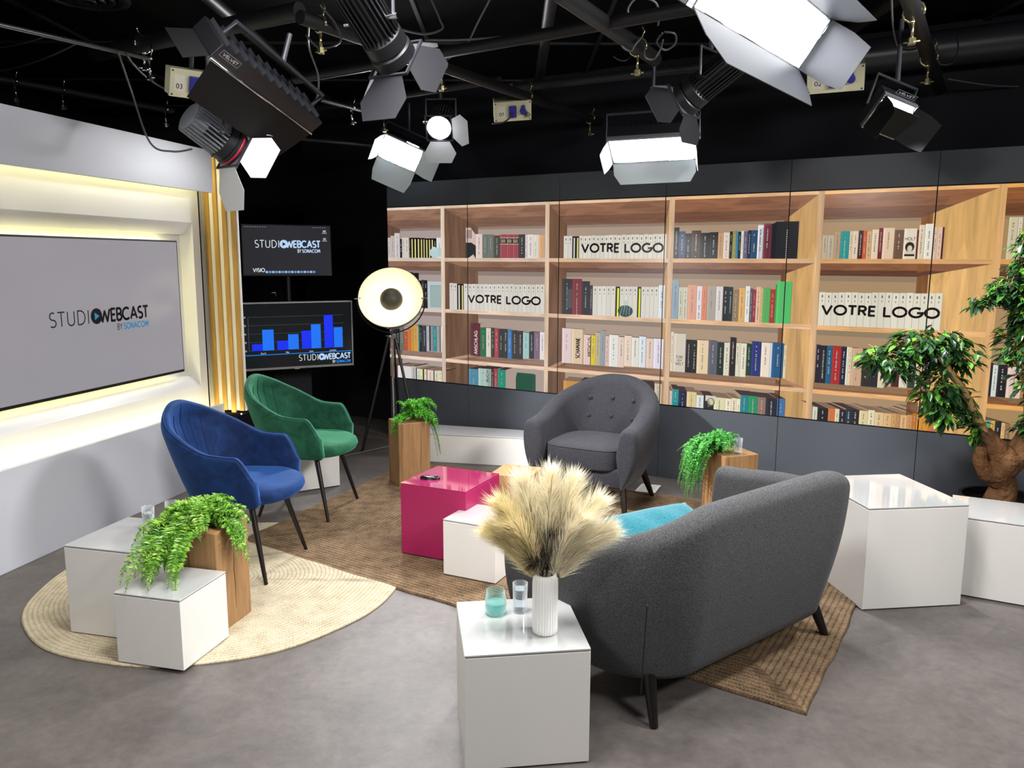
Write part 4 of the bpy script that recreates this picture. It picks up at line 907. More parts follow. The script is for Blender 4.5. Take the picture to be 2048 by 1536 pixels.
# ------------------------------------------------------------------ velvet shell chairs
def shell_chair(label, loc, yaw, mv, mseam, dz=0):
    root = thing('shell_chair', label, 'armchair', loc, yaw, 'velvet shell chairs on black legs')
    hw, yf, yb, R, T = .285, -.20, .275, .275, .045
    P, L = u_path(hw, yf, yb, R); tot = L[-1]; ha, hb, z0 = .655, .875, .392
    def hgt(l):
        t = l / tot; e = min(t, 1 - t) * tot
        f = .62 * smoothstep(.20, .50, e) + .38 * smoothstep(.40, .63, e); g = smoothstep(-.03, .085, e)
        return .50 + (ha - .50) * g ** .8 + .012 * smoothstep(.1, .3, e) + (hb - ha - .012) * f
    rings = []; rim = []
    npt_o = 14
    for p, l in zip(P, L):
        px, py, nx, ny = p; h = hgt(l); e = min(l, tot - l)
        r_ = []; pr = []; zs = h - T / 2
        flare = .075 * max(0, ny)
        def off(z):
            t = max(0, min(1, (z - z0) / (hb - z0)))
            return -.05 * (1 - t) ** 2 + flare * (t * 1.35 - .55 * smoothstep(.72, 1.02, t)) + .01 * t
        for k in range(npt_o):
            z = z0 + (zs - z0) * k / (npt_o - 1); pr.append((T / 2 + off(z), z))
        for k in range(1, 6):
            a = pi * k / 6; pr.append((T / 2 * cos(a) + off(zs), zs + T / 2 * sin(a)))
        for k in range(npt_o):
            z = zs - (zs - .43) * k / (npt_o - 1)
            # padded channels on the inner back
            s_ = (l - tot / 2) / .062; gr = 0
            if abs(l - tot / 2) < .17 and z > .5: gr = .0065 * math.exp(-((s_ - round(s_)) / .09) ** 2) * smoothstep(.5, .56, z) * smoothstep(h, h - .07, z)
            pr.append((-T / 2 + off(z) - .006 * sin(pi * k / (npt_o - 1)) + gr, z))
        pr.append((-T / 2 - .06, .42)); pr.append((-.10, z0 + .004))
        for o, z in pr: r_.append(Vector((px + nx * o, py + ny * o, z)))
        rings.append(r_); i = npt_o + 2; rim.append((r_[i] + r_[i - 0]) / 2 + Vector((0, 0, .001)))
    f0 = [v + Vector((0, -.012, 0)) for v in rings[0]]; c0 = sum(f0, Vector()) / len(f0); f0 = [c0 + (v - c0) * .8 for v in f0]
    f1 = [v + Vector((0, -.012, 0)) for v in rings[-1]]; c1 = sum(f1, Vector()) / len(f1); f1 = [c1 + (v - c1) * .8 for v in f1]
    MB().loft([f0] + rings + [f1]).build('shell', mv, root, smooth=True)
    # seam lines of the channels
    for k in (-2, -1, 0, 1, 2):
        l = tot / 2 + k * .062; i = min(range(len(L)), key=lambda j: abs(L[j] - l)); j = i + 1 if L[i] < l else i - 1
        w = abs(l - L[i]) / max(1e-6, abs(L[j] - L[i])); pts = []
        for q_ in range(npt_o + 6, 2 * npt_o + 4):
            a = rings[i][q_] * (1 - w) + rings[j][q_] * w
            if .52 < a.z < hgt(l) - .035: pts.append(a + Vector((0, -.0008, 0)))
        if len(pts) > 2: MB().tube(pts, .0018, 5).build('channel_seam', mseam, root)
    MB().tube([r_[npt_o + 1] + Vector((0, 0, .0015)) for r_ in rings], .0032, 6).build('rim_piping', mv, root, smooth=True)
    # seat pad with domed front
    rg = []
    for z, sc in ((.388, .70), (.392, .86), (.402, .95), (.425, 1.0), (.450, 1.0), (.470, .975), (.483, .91), (.490, .78), (.493, .5), (.494, .15)):
        r_ = []
        for k in range(64):
            a = 2 * pi * k / 64; e = 2.6
            x = abs(cos(a)) ** (2 / e) * (1 if cos(a) > 0 else -1); y = abs(sin(a)) ** (2 / e) * (1 if sin(a) > 0 else -1)
            wx = .25 if y < 0 else .24
            r_.append(Vector((x * wx * sc, -.055 + y * (.26 if y < 0 else .26) * sc, z - (.016 * max(0, -y) ** 2 if z > .43 else 0))))
        rg.append(r_)
    MB().loft(rg).build('seat', mv, root, smooth=True)
    for x, y, tx, ty in ((.25, -.235, .175, -.135), (-.25, -.235, -.175, -.135), (.225, .24, .15, .12), (-.225, .24, -.15, .12)):
        MB().tube([(tx, ty, .40), ((tx + x) / 2, (ty + y) / 2, .2), (x, y, 0)], [.0165, .0135, .0095], 12).build('leg', m_leg, root, smooth=True, angle=40)
    f = MB().box(-.17, .17, -.13, -.10, .378, .392); f.box(-.17, .17, .10, .13, .378, .392); f.build('under_frame', m_leg, root)
    return root
m_blue = velvet_mat('blue_velvet', '0a1c3e', '1f437c'); m_green = velvet_mat('green_velvet', '123c2c', '37785a')
shell_chair('dark blue velvet shell armchair with channelled back, nearest the camera', (-1.425, 4.10, .013), radians(81.4), m_blue, mat('blue_seam', '061536', .9))
shell_chair('green velvet shell armchair, behind the blue one', (-1.325, 5.07, .013), radians(80.1), m_green, mat('green_seam', '0c2a1e', .9))
# ------------------------------------------------------------------ dish floor lamp on tripod
lp = thing('floor_lamp', 'black tripod floor lamp with a large glowing white dish, left of the display wall', 'floor lamp', (-1.02, 6.80, 0), radians(2))
m_lb = mat('lamp_black', '101012', .35)
for a in (205, 325, 85):
    ca, sa = cos(radians(a)), sin(radians(a))
    MB().tube([(.03 * ca, .03 * sa, .985), (.29 * ca, .29 * sa, 0)], .012, 10).build('tripod_leg', m_lb, lp, smooth=True, angle=40)
MB().tube([(0, 0, .18), (0, 0, 1.02)], .011, 12).build('pole', m_chrome, lp, smooth=True, angle=40)
b = MB().lathe([(.035, .965), (.04, .975), (.04, .99), (.02, 1.0)], 20); b.tube([(-.05, -.02, .985), (.05, -.02, .985)], .008, 8); b.build('hub', m_chrome, lp, smooth=True, angle=40)
HC = Vector((0, -.03, 1.30))
MD = Matrix.Translation(HC) @ Matrix.Rotation(radians(-9), 4, 'Z') @ Matrix.Rotation(radians(-22 - 90 + 44), 4, 'X')
# yoke: half ring from side to side under the dish
yk = [(HC.x + .288 * cos(a), HC.y, HC.z + .288 * sin(a)) for a in [pi + pi * k / 30 for k in range(31)]]
MB().tube(yk, .0055, 8).build('yoke', m_lb, lp, smooth=True)
for s in (-1, 1): MB().tube([(s * .255, HC.y, HC.z), (s * .305, HC.y, HC.z)], .008, 8).build('pivot_knob', m_chrome, lp, smooth=True, angle=40)
Rd = .272; dep = .15
MD = Matrix.Translation(HC) @ Matrix.Rotation(radians(90 - 27), 4, 'X')      # local +z = opening direction
prof_o = [(.05, -dep - .012)] + [(Rd * sin(t), .03 - (dep + .03) * cos(t)) for t in [radians(a) for a in range(14, 91, 6)]] + [(Rd, .03)]
MB().lathe([(r + .004, z - .002) for r, z in prof_o], 48, M=MD, cap1=False).build('dish', m_lb, lp, smooth=True)
m_dish = mat('dish_white', 'f4ecd6', .45, emit='fff3cf', estr=.22)
MB().lathe([(.002, -dep)] + [(r - .001, z + .002) for r, z in prof_o[1:]], 48, M=MD, cap0=True, cap1=False).build('dish_lining', m_dish, lp, smooth=True)
sh = MB().lathe([(.004, .077)] + [(.096 * sin(t), -.02 + .096 * cos(t)) for t in [radians(a) for a in range(8, 100, 8)]], 32, M=MD, cap1=False)
sh.build('bulb_cap', mat('cap_grey', '4a463c', .5), lp, smooth=True)
MB().lathe([(.001, -.075), (.03, -.07), (.036, -.04), (.03, -.015), (.018, -.002), (.001, 0)], 24, M=MD).build('bulb', mat('bulb', 'ffffff', .3, emit='fff2cc', estr=30), lp, smooth=True)
MB().tube([MD @ Vector((0, 0, -dep)), MD @ Vector((0, 0, -.07))], .02, 12).build('socket', m_lb, lp, smooth=True)
wr = MB()
for a in (0, 120, 240):
    ca, sa = cos(radians(a)), sin(radians(a)); wr.tube([MD @ Vector((.03 * ca, .03 * sa, -.1)), MD @ Vector((.064 * ca, .064 * sa, .0))], .0025, 6)
wr.build('cap_stay', m_lb, lp)
cbl = bez((-.98, 6.9, .012), (-1.3, 6.7, .005), (-1.5, 6.2, .006), (-1.75, 6.45, .008), 24)
tag(MB().tube(cbl, .004, 6).build('power_cable', mat('cable_grey', '77777a', .5), smooth=True), 'thin pale cable lying on the floor by the lamp tripod', 'cable')

# ------------------------------------------------------------------ glasses, vase, remote, paper
def thin_glass(name, tint, fac=.10):
    m = bpy.data.materials.new(name); m.use_nodes = True; nt = m.node_tree; N = nt.nodes; L = nt.links; b = N['Principled BSDF']
    b.inputs['Base Color'].default_value = (.9, .93, .95, 1); b.inputs['Roughness'].default_value = .03; b.inputs['Specular IOR Level'].default_value = 1
    tr = N.new('ShaderNodeBsdfTransparent'); tr.inputs['Color'].default_value = (*lin(tint), 1); mx = N.new('ShaderNodeMixShader'); lw = N.new('ShaderNodeLayerWeight'); lw.inputs['Blend'].default_value = .25
    mr = N.new('ShaderNodeMapRange'); mr.inputs['To Min'].default_value = fac * .4; mr.inputs['To Max'].default_value = .75; L.new(lw.outputs['Facing'], mr.inputs['Value'])
    L.new(mr.outputs[0], mx.inputs[0]); L.new(tr.outputs[0], mx.inputs[1]); L.new(b.outputs[0], mx.inputs[2]); L.new(mx.outputs[0], N['Material Output'].inputs['Surface']); MATS[name] = m; return m
m_glass = thin_glass('clear_glass', 'fbfdff')
m_water = mat('water', 'f8fdff', .0, trans=1, ior=1.2)
m_teal = thin_glass('turquoise_glass', 'dcf4f1', .1)
def glass(label, x, y, z, r, h, fill=.6, grp='drinking glasses', m=None, flare=1.04, shape=None, tall=True):
    t = thing('drinking_glass', label, 'glass', (x, y, z), 0, grp)
    pr = shape or [(r * .9, 0), (r * .94, .002), (r * .95, .02), (r * flare, h)]
    n = len(pr); th = .0018
    inner = [(q_[0] - th, q_[1]) for q_ in pr[2:]][::-1]
    bb = .010 if tall else .006
    prof = [(0.0004, 0)] + pr + [(pr[-1][0] - th * .5, h + .0008)] + inner + [(pr[2][0] - th, bb + .003), (pr[2][0] * .8, bb), (.0004, bb)]
    MB().lathe(prof, 32, cap0=False, cap1=False).build('glass_wall', m or m_glass, t, smooth=True, angle=50)
    if fill:
        def rad(zz):
            for i in range(len(pr) - 1):
                if pr[i][1] <= zz <= pr[i + 1][1]: f = (zz - pr[i][1]) / max(1e-6, pr[i + 1][1] - pr[i][1]); return pr[i][0] + (pr[i + 1][0] - pr[i][0]) * f - th - .0003
            return pr[-1][0] - th
        hz = h * fill; zz = [bb + .0006 + (hz - bb) * k / 6 for k in range(7)]
        w = [(.0004, zz[0])] + [(rad(max(z_, .004)), z_) for z_ in zz] + [(.0004, hz)]
        MB().lathe(w, 32, cap0=False, cap1=False).build('water', m_water if m is None else thin_glass('teal_water', 'c4ebe8', .05), t, smooth=True, angle=50)
    return t
glass('left of the two water glasses on the large left white cube', -1.646, 3.495, .411, .0265, .108, .72)
glass('right water glass on the large left white cube, beside the fern', -1.575, 3.575, .411, .0265, .108, .72)
glass('tall glass of water beside the ribbed vase', .031, 2.672, .4, .026, .108, .80)
glass('empty tall glass on the oak block behind the sofa arm', 1.37, 4.74, .469, .026, .095, 0)
glass('round turquoise tinted tumbler left of the ribbed vase', -.055, 2.655, .4, .036, .088, .5, m=m_teal, tall=False,
      shape=[(.024, 0), (.030, .002), (.0365, .018), (.0385, .036), (.0365, .058), (.0325, .088)])
# ribbed vase
vz = thing('vase', 'white ribbed cylinder vase holding pampas grass on the foreground cube', 'vase', (.112, 2.515, .4))
rib = lambda a: 1 + .028 * cos(28 * a)
VH = .205
pr = [(.030, 0), (.0365, .002), (.0405, .008), (.0415, .02), (.0415, VH - .03), (.0405, VH - .014), (.036, VH - .003), (.032, VH)]
MB().lathe(pr, 224, rfun=rib, cap1=False).build('body', mat('vase_ceramic', 'efefec', .35, spec=.5), vz, smooth=True)
MB().lathe([(.0325, VH - .001), (.030, VH + .001), (.027, VH - .003), (.026, VH - .03), (.025, .02), (.001, .018)], 64, cap0=False).build('rim', mat('vase_ceramic'), vz, smooth=True)
# black remote with rounded ends
rm = thing('remote_control', 'small black remote control lying on the magenta cube', 'remote control', (-.455, 4.33, .414), radians(-8))
rg = []
for z, sc in ((0, .9), (.006, 1), (.014, 1), (.020, .9), (.022, .6), (.0225, .2)):
    rg.append([Vector(((.046 * cos(a) + .012 * cos(a) ** 3) * sc, (.0215 + .004 * abs(cos(a))) * sin(a) * sc, z)) for a in [2 * pi * k / 36 for k in range(36)]])
MB().loft(rg).build('body', mat('remote_black', '0a0a0b', .2, coat=.5), rm, smooth=True)
for k in range(3): MB().lathe([(.006, 0), (.006, .002), (.001, .003)], 14, (.018 + .013 * (k - 1), .0, .0225)).build('button', mat('remote_btn', '6a6a70', .4), rm, smooth=True)
pp = [(.868, 5.477), (1.004, 5.429), (1.081, 5.617), (.951, 5.667)]
pa = MB().prism(pp, .0145, .0155); pa_o = pa.build('paper_sheet', mat('paper', 'd8d8d4', .8)); tag(pa_o, 'printed sheet of paper on the jute rug behind the grey armchair', 'paper')
ln = MB(); ex = Vector((.136, -.048, 0)) ; ey = Vector((.083, .190, 0)); pO = Vector((.868, 5.477, .01565))
for k in range(9):
    a = pO + ey * (.12 + k * .085) + ex * .12; b = a + ex * (.7 if k % 3 else .5); w = ey * .018
    ln.add([a, b, b + w, a + w], [(0, 1, 2, 3)])
ln.build('print', mat('print_grey', '8a8a88', .8), pa_o)

# ------------------------------------------------------------------ pampas grass: every stem is its own thing
def pampas(label, base, tip, bend, length_frac, radius, col, seed, n=1500, dark=False):
    rn = random.Random(seed)
    base, tip = Vector(base), Vector(tip); ax = tip - base
    side = Vector(bend)
    ctl = Vector((VB[0] + ax.x * .07, VB[1] + ax.y * .07, .70)) + side * .3
    def P(t): return base * (1 - t) ** 2 + ctl * 2 * t * (1 - t) + tip * t * t
    root = thing('pampas_stem', label, 'dried grass', (0, 0, 0), 0, 'pampas stems in the ribbed vase')
    MB().tube([P(k / 14) for k in range(13)], [.0022 - .0012 * k / 13 for k in range(13)], 6).build('stem', mat('pampas_stem_dark' if dark else 'pampas_stem', '2c2018' if dark else '6a5430', .8), root, smooth=True)
    m = MB(); t0 = 1 - length_frac
    for i in range(n):
        t = t0 + (1 - t0) * rn.random() ** .85
        p = P(t); d = (P(min(1.02, t + .02)) - P(t - .02)).normalized()
        a = rn.uniform(0, 2 * pi); u = d.orthogonal().normalized(); v = d.cross(u); o = (u * cos(a) + v * sin(a))
        s = (t - t0) / (1 - t0); prof = sin(pi * min(.97, .16 + s * .8)) ** .5
        L_ = radius * prof * rn.uniform(.6, 1.3)
        w = rn.uniform(.0006, .0012)
        lift = rn.uniform(.55, 1.2)
        p1 = p + (o * .45 + d * .6 * lift) * L_; p2 = p + (o * .78 + d * 1.25 * lift) * L_ + Vector((0, 0, -.18 * L_ * rn.random()))
        wv = (o.cross(d)).normalized() * w
        m.add([p - wv, p + wv, p1 + wv * .8, p1 - wv * .8, p2], [(0, 1, 2, 3), (3, 2, 4)])
    m.build('plume', col, root, fix=False)
def plume_mat(name, c, c2):
    mm = mat(name, c, .8, spec=.1, noise=(30, .12, (1, 1, 1)), sheen=.3); N = mm.node_tree.nodes; b = N['Principled BSDF']; L = mm.node_tree.links
    tr = N.new('ShaderNodeBsdfTranslucent'); tr.inputs['Color'].default_value = (*lin(c), 1); mx = N.new('ShaderNodeMixShader'); mx.inputs[0].default_value = .3
    L.new(b.outputs[0], mx.inputs[1]); L.new(tr.outputs[0], mx.inputs[2]); L.new(mx.outputs[0], N['Material Output'].inputs['Surface']); return mm
pm_c = plume_mat('plume_cream', 'f6efd8', ''); pm_y = plume_mat('plume_straw', 'efe3b9', ''); pm_d = plume_mat('plume_dark', '4a3e30', '')
VB = (.112, 2.515, .43)
def off(x, y, z): return (VB[0] + x * 1.12, VB[1] + y, VB[2] + z - .035)
PL = [((-.135, -.02, .46), (-.05, 0, -.03), pm_y, 'pampas plume leaning furthest left'), ((-.07, .03, .53), (-.03, 0, 0), pm_c, 'tall cream pampas plume left of centre'),
      ((.015, .0, .555), (0, 0, 0), pm_c, 'tallest pampas plume, upright in the centre'), ((.085, .02, .53), (.04, 0, 0), pm_c, 'tall cream pampas plume right of centre'),
      ((.155, -.01, .465), (.06, 0, -.03), pm_c, 'arching pampas plume at upper right'), ((.19, .01, .36), (.07, 0, -.06), pm_c, 'lowest pampas plume, arching right over the sofa'),
      ((-.165, .01, .36), (-.06, 0, -.05), pm_y, 'pampas plume arching low to the left'), ((-.10, -.05, .40), (-.03, 0, -.02), pm_y, 'yellowish pampas plume in front at left'), ((.10, -.05, .42), (.03, 0, -.02), pm_c, 'full pampas plume in front at right')]
for i, (d, bnd, m_, lb) in enumerate(PL):
    pampas(lb + ' of the vase', (VB[0] + d[0] * .08, VB[1] + d[1] * .1, VB[2]), off(*d), bnd, .64, .080, m_, 40 + i, 2600)
for i, (d, lb) in enumerate([((-.055, .02, .42), 'dark brown feathery stem behind the left plumes'), ((.02, -.04, .36), 'dark brown feathery stem in the middle of the bouquet'), ((-.03, -.055, .27), 'short dark feathery stem low in front of the bouquet')]):
    pampas(lb, (VB[0] + d[0] * .08, VB[1] + d[1] * .1, VB[2]), off(*d), (0, 0, 0), .62, .06, pm_d, 80 + i, 420, True)

# ------------------------------------------------------------------ ferns
def fern_mat(name, c1, c2):
    m = bpy.data.materials.new(name); m.use_nodes = True; nt = m.node_tree; N = nt.nodes; L = nt.links; b = N['Principled BSDF']
    at = N.new('ShaderNodeAttribute'); at.attribute_name = 'Col'; L.new(at.outputs['Color'], b.inputs['Base Color'])
    b.inputs['Roughness'].default_value = .33; b.inputs['Specular IOR Level'].default_value = .5
    tr = N.new('ShaderNodeBsdfTranslucent'); L.new(at.outputs['Color'], tr.inputs['Color']); mx = N.new('ShaderNodeMixShader'); mx.inputs[0].default_value = .3
    L.new(b.outputs[0], mx.inputs[1]); L.new(tr.outputs[0], mx.inputs[2]); L.new(mx.outputs[0], N['Material Output'].inputs['Surface']); return m
m_fern = fern_mat('fern_leaf', '', ''); m_fstem = mat('fern_stem', '4c7a2a', .6)
def fern(label, base, fronds, llen, cols, seed, scale=1.):
    """fronds: (tip offset, lift, leaflet count); each frond arches up then falls to its tip"""
    rn = random.Random(seed); root = thing('fern', label, 'plant', base)
    lf, st = MB(), MB()
    for (tx, ty, tz, lift, nl) in fronds:
        p0 = Vector((rn.uniform(-.02, .02), rn.uniform(-.02, .02), .0)); p3 = Vector((tx, ty, tz))
        h = Vector((tx, ty, 0)); p1 = p0 + h * .25 + Vector((0, 0, lift)); p2 = p0 + h * .85 + Vector((0, 0, max(lift * .9, tz + lift * .5)))
        P = bez(p0, p1, p2, p3, nl); st.tube(P[::3] + [P[-1]], .0011, 4)
        for i in range(2, nl + 1):
            t = (P[i] - P[i - 1]).normalized(); up = Vector((0, 0, 1)); sd = t.cross(up)
            if sd.length < .15: sd = Vector((cos(i), sin(i), 0))
            sd.normalize(); nn = sd.cross(t)
            s = llen * (sin(pi * min(1, .18 + .8 * i / nl)) ** .6) * rn.uniform(.75, 1.2)
            c = cols[rn.randrange(len(cols))]; k = rn.uniform(.8, 1.2); c = tuple(min(1, x * k) for x in lin(c))
            for sg in (-1, 1):
                for rep in range(2):
                    dr = (sd * sg * rn.uniform(.7, 1) + t * rn.uniform(.15, .7) + nn * rn.uniform(-.35, .6)).normalized()
                    a = P[i] - (P[i] - P[i - 1]) * rn.random(); w = dr.cross(nn).normalized() * s * .17
                    b_ = a + dr * s * .5 + nn * s * .08; e_ = a + dr * s - nn * s * .05
                    lf.add([a, b_ + w, e_, b_ - w], [(0, 1, 2, 3)], 0, c)
    st.build('stems', m_fstem, root, smooth=True); lf.build('leaves', m_fern, root, fix=False)
    return root
rn = random.Random(5)
greens = ['6fa63a', '8fc44c', '5a8f38', 'aed260', '7cb444']
fr = []
for i in range(60):       # crown over the block top
    a = rn.uniform(0, 2 * pi); r = rn.uniform(.08, .22); fr.append((r * cos(a), r * sin(a) * .9, rn.uniform(-.03, .06), rn.uniform(.05, .12), 34))
for i in range(60):       # falling to the front left, in front of the large cube
    a = radians(rn.uniform(195, 262)); r = rn.uniform(.14, .30); fr.append((r * cos(a) * .85, r * sin(a), rn.uniform(-.14, -.01), rn.uniform(.04, .10), 38))
for i in range(26):
    fr.append((rn.uniform(-.15, .03), rn.uniform(-.36, -.22), rn.uniform(-.15, -.10), rn.uniform(.03, .07), 44))
fr += [(.02, -.36, -.20, .05, 46), (.0, -.38, -.145, .05, 46), (-.15, -.42, -.145, .05, 46), (-.20, -.36, -.14, .05, 44), (-.07, -.40, -.145, .05, 46), (-.18, -.28, -.145, .05, 44), (-.24, -.16, -.05, .06, 40), (-.25, -.10, -.04, .06, 40)]
for i in range(18):       # to the right, hanging beside the block
    fr.append((rn.uniform(.16, .22), rn.uniform(-.12, .02), rn.uniform(-.16, -.03), rn.uniform(.05, .10), 38))
fr += [(.225, -.07, -.175, .07, 40)]
fern('big bright green trailing fern on the tall oak block, spilling over the small white cube', (-1.365, 3.40, .475), fr, .034, greens, 3)
fr = []
for i in range(44):
    a = rn.uniform(0, 2 * pi); r = rn.uniform(.05, .16); fr.append((r * cos(a) + .02, r * sin(a), rn.uniform(-.01, .12), rn.uniform(.08, .16), 24))
for i in range(18): fr.append((rn.uniform(-.16, -.09), rn.uniform(-.17, -.10), rn.uniform(-.15, -.0), .06, 28))
for i in range(14): fr.append((rn.uniform(.08, .19), rn.uniform(-.14, -.02), rn.uniform(-.08, .04), .09, 26))
for i in range(5): fr.append((rn.uniform(.15, .18), rn.uniform(.04, .08), rn.uniform(-.34, -.2), .05, 34))
fern('small green fern on the tall oak block in front of the dish lamp', (-.70, 5.72, .48), fr, .026, ['56b030', '74cc40', '409428', '8cdc54'], 4)
fr = []
for i in range(110):
    a = rn.uniform(0, 2 * pi); r = rn.uniform(.04, .15); fr.append((r * cos(a) - .02, r * sin(a) - .02, rn.uniform(-.03, .10), rn.uniform(.06, .14), 20))
for i in range(110):
    fr.append((rn.uniform(-.24, -.11), rn.uniform(-.14, .06), rn.uniform(-.30, .0), rn.uniform(.05, .12), 28))
fern('bushy dark green plant hanging over the oak block behind the sofa arm', (1.255, 4.78, .475), fr, .022, ['3a9038', '54ac48', '2c7c2c', '6cc45c'], 5)

# ------------------------------------------------------------------ ficus tree
def ficus():
    rn = random.Random(21); root = thing('ficus_tree', 'artificial ficus tree with gnarled brown trunk at the right edge, behind the low white cubes', 'tree', (2.80, 4.42, 0))
    m_bark = mat('ficus_bark', '7a5433', .75, noise=(9, .35, (1, 1, .35)), bump=(22, 1, .03)); m_br = mat('ficus_branch', 'b08a5a', .7, noise=(12, .3, (1, 1, .3)), bump=(40, .5, .004))
    MB().lathe([(.16, 0), (.19, .02), (.215, .27), (.225, .285), (.225, .30), (.205, .30), (.20, .26), (.02, .26)], 40).build('pot', mat('pot_black', '141417', .3), root, smooth=True, angle=40)
    MB().lathe([(.001, .262), (.2, .258)], 30, cap0=False, cap1=False).build('soil', mat('soil', '2a2018', .95, bump=(60, 1, .01)), root)
    def limb(name, pts, rs, m, seg=14, lump=.0):
        P = []
        for i in range(len(pts) - 1):
            a, b = Vector(pts[i]), Vector(pts[i + 1])
            for k in range(5): P.append((a.lerp(b, k / 5), rs[i] + (rs[i + 1] - rs[i]) * k / 5))
        P.append((Vector(pts[-1]), rs[-1]))
        P = [(p + Vector((sin(i * .5), cos(i * .7), 0)) * r * lump * .7, r * (1 + lump * .6 * sin(i * .63))) for i, (p, r) in enumerate(P)]
        return MB().tube([p for p, r in P], [r for p, r in P], seg).build(name, m, root, smooth=True)
    limb('trunk', [(-.02, 0, .25), (0, 0, .36), (-.03, 0, .44), (-.02, 0, .52), (-.09, .0, .60), (-.14, 0, .68)], [.085, .068, .085, .088, .062, .04], m_bark, 18, .05)
    limb('trunk_fork', [(-.02, 0, .46), (.05, 0, .54), (.10, 0, .62), (.13, 0, .72), (.12, .02, .84)], [.075, .068, .062, .05, .035], m_bark, 18, .05)
    limb('stub', [(-.04, .0, .42), (-.12, -.02, .44), (-.16, -.02, .52), (-.165, -.02, .60)], [.055, .045, .038, .03], m_bark, 14, .04)
    B = {}
    B['left'] = [(-.13, 0, .64), (-.20, -.02, .76), (-.28, -.03, .90), (-.38, -.04, 1.02), (-.47, -.05, 1.13), (-.56, -.05, 1.20)]
    B['right'] = [(.12, 0, .82), (.06, -.02, .95), (.0, -.03, 1.08), (.04, -.02, 1.25), (.10, 0, 1.42), (.08, 0, 1.62)]
    limb('branch', B['left'], [.03, .024, .02, .018, .014, .008], m_br, 10, .12)
    limb('branch', B['right'], [.032, .026, .022, .018, .014, .006], m_br, 10, .1)
    limb('branch', [(.12, 0, .80), (.22, .02, 1.0), (.30, 0, 1.25), (.33, 0, 1.45)], [.026, .02, .015, .008], m_br, 10, .1)
    lf, tw = MB(), MB()
    cols = ['2c4e2e', '345e36', '437834', '28452f', '558c36', '233f2a', '70ac3c']
    def leaf(p, d, n, s, c):
        d = d.normalized(); sd = d.cross(n)
        if sd.length < .1: sd = d.orthogonal()
        sd.normalize(); nn = sd.cross(d).normalized(); w = s * .21
        V = [p, p + d * s * .3 + sd * w + nn * s * .03, p + d * s * .62 + sd * w * .85 + nn * s * .02, p + d * s * 1.02 - nn * s * .10,
             p + d * s * .62 - sd * w * .85 + nn * s * .02, p + d * s * .3 - sd * w + nn * s * .03, p + d * s * .32 - nn * s * .015, p + d * s * .64 - nn * s * .03]
        lf.add(V, [(0, 6, 1), (1, 6, 7, 2), (2, 7, 3), (0, 5, 6), (5, 4, 7, 6), (4, 3, 7)], 0, c)
    def clump(c, rad, n, out=None, sz=.062, bright=0.):
        c = Vector(c)
        for i in range(n):
            v = Vector((rn.gauss(0, 1), rn.gauss(0, 1), rn.gauss(0, 1))).normalized(); r = rn.random() ** .4
            p = c + Vector((v.x * rad[0], v.y * rad[1], v.z * rad[2])) * r
            d = Vector((v.x * .8, v.y * .8, v.z * .3 - .35)) + Vector((rn.uniform(-.4, .4), rn.uniform(-.4, .4), rn.uniform(-.3, .3)))
            tw.tube([p - d.normalized() * .05, p], .0012, 4)
            for k in range(3):
                dd = d.normalized() + Vector((rn.uniform(-.7, .7), rn.uniform(-.7, .7), rn.uniform(-.5, .3)))
                cc = lin(cols[rn.randrange(len(cols))]); kk = rn.uniform(.8, 1.25) + bright
                leaf(p - d.normalized() * .018 * k, dd, Vector((rn.uniform(-.3, .3), rn.uniform(-.3, .3), 1)), sz * rn.uniform(.75, 1.2), tuple(min(1, x * kk) for x in cc))
    for c_, r_, n_, *o_ in CL: clump(c_, [x * 1.12 for x in r_], int(n_ * 1.6), *o_)
    tw.build('twigs', m_br, root); lf.build('foliage', m_ficus, root, fix=False, smooth=False)
m_ficus = fern_mat('ficus_leaf', '', '')
CL = [((-.50, -.02, 1.17), (.20, .15, .09), 120), ((-.68, -.02, 1.08), (.14, .12, .10), 70), ((-.36, .0, 1.12), (.14, .12, .10), 80), ((-.80, 0, 1.09), (.08, .08, .05), 20),
      ((-.42, -.02, .93), (.13, .10, .10), 70, None, .066, .35), ((-.40, -.03, .80), (.09, .08, .08), 42, None, .066, .3), ((-.26, 0, .82), (.06, .06, .10), 26), ((-.19, .0, .70), (.06, .06, .08), 18),
      ((.03, -.02, 1.50), (.20, .15, .12), 120), ((-.12, -.02, 1.45), (.10, .08, .07), 34), ((-.23, 0, 1.40), (.06, .05, .03), 9), ((.06, -.02, 1.63), (.12, .1, .08), 40), ((-.02, -.02, 1.72), (.05, .05, .05), 9),
      ((.08, -.02, 1.34), (.16, .12, .12), 100, None, .066, .2), ((.02, 0, 1.20), (.12, .10, .10), 60), ((.20, -.02, 1.25), (.15, .12, .15), 90), ((.28, 0, 1.45), (.16, .12, .16), 90),
      ((.12, -.04, 1.0), (.14, .10, .12), 70), ((.20, -.04, .85), (.14, .10, .12), 80), ((.15, -.05, .72), (.12, .08, .09), 50), ((-.02, -.02, 1.12), (.08, .06, .06), 26)]
ficus()
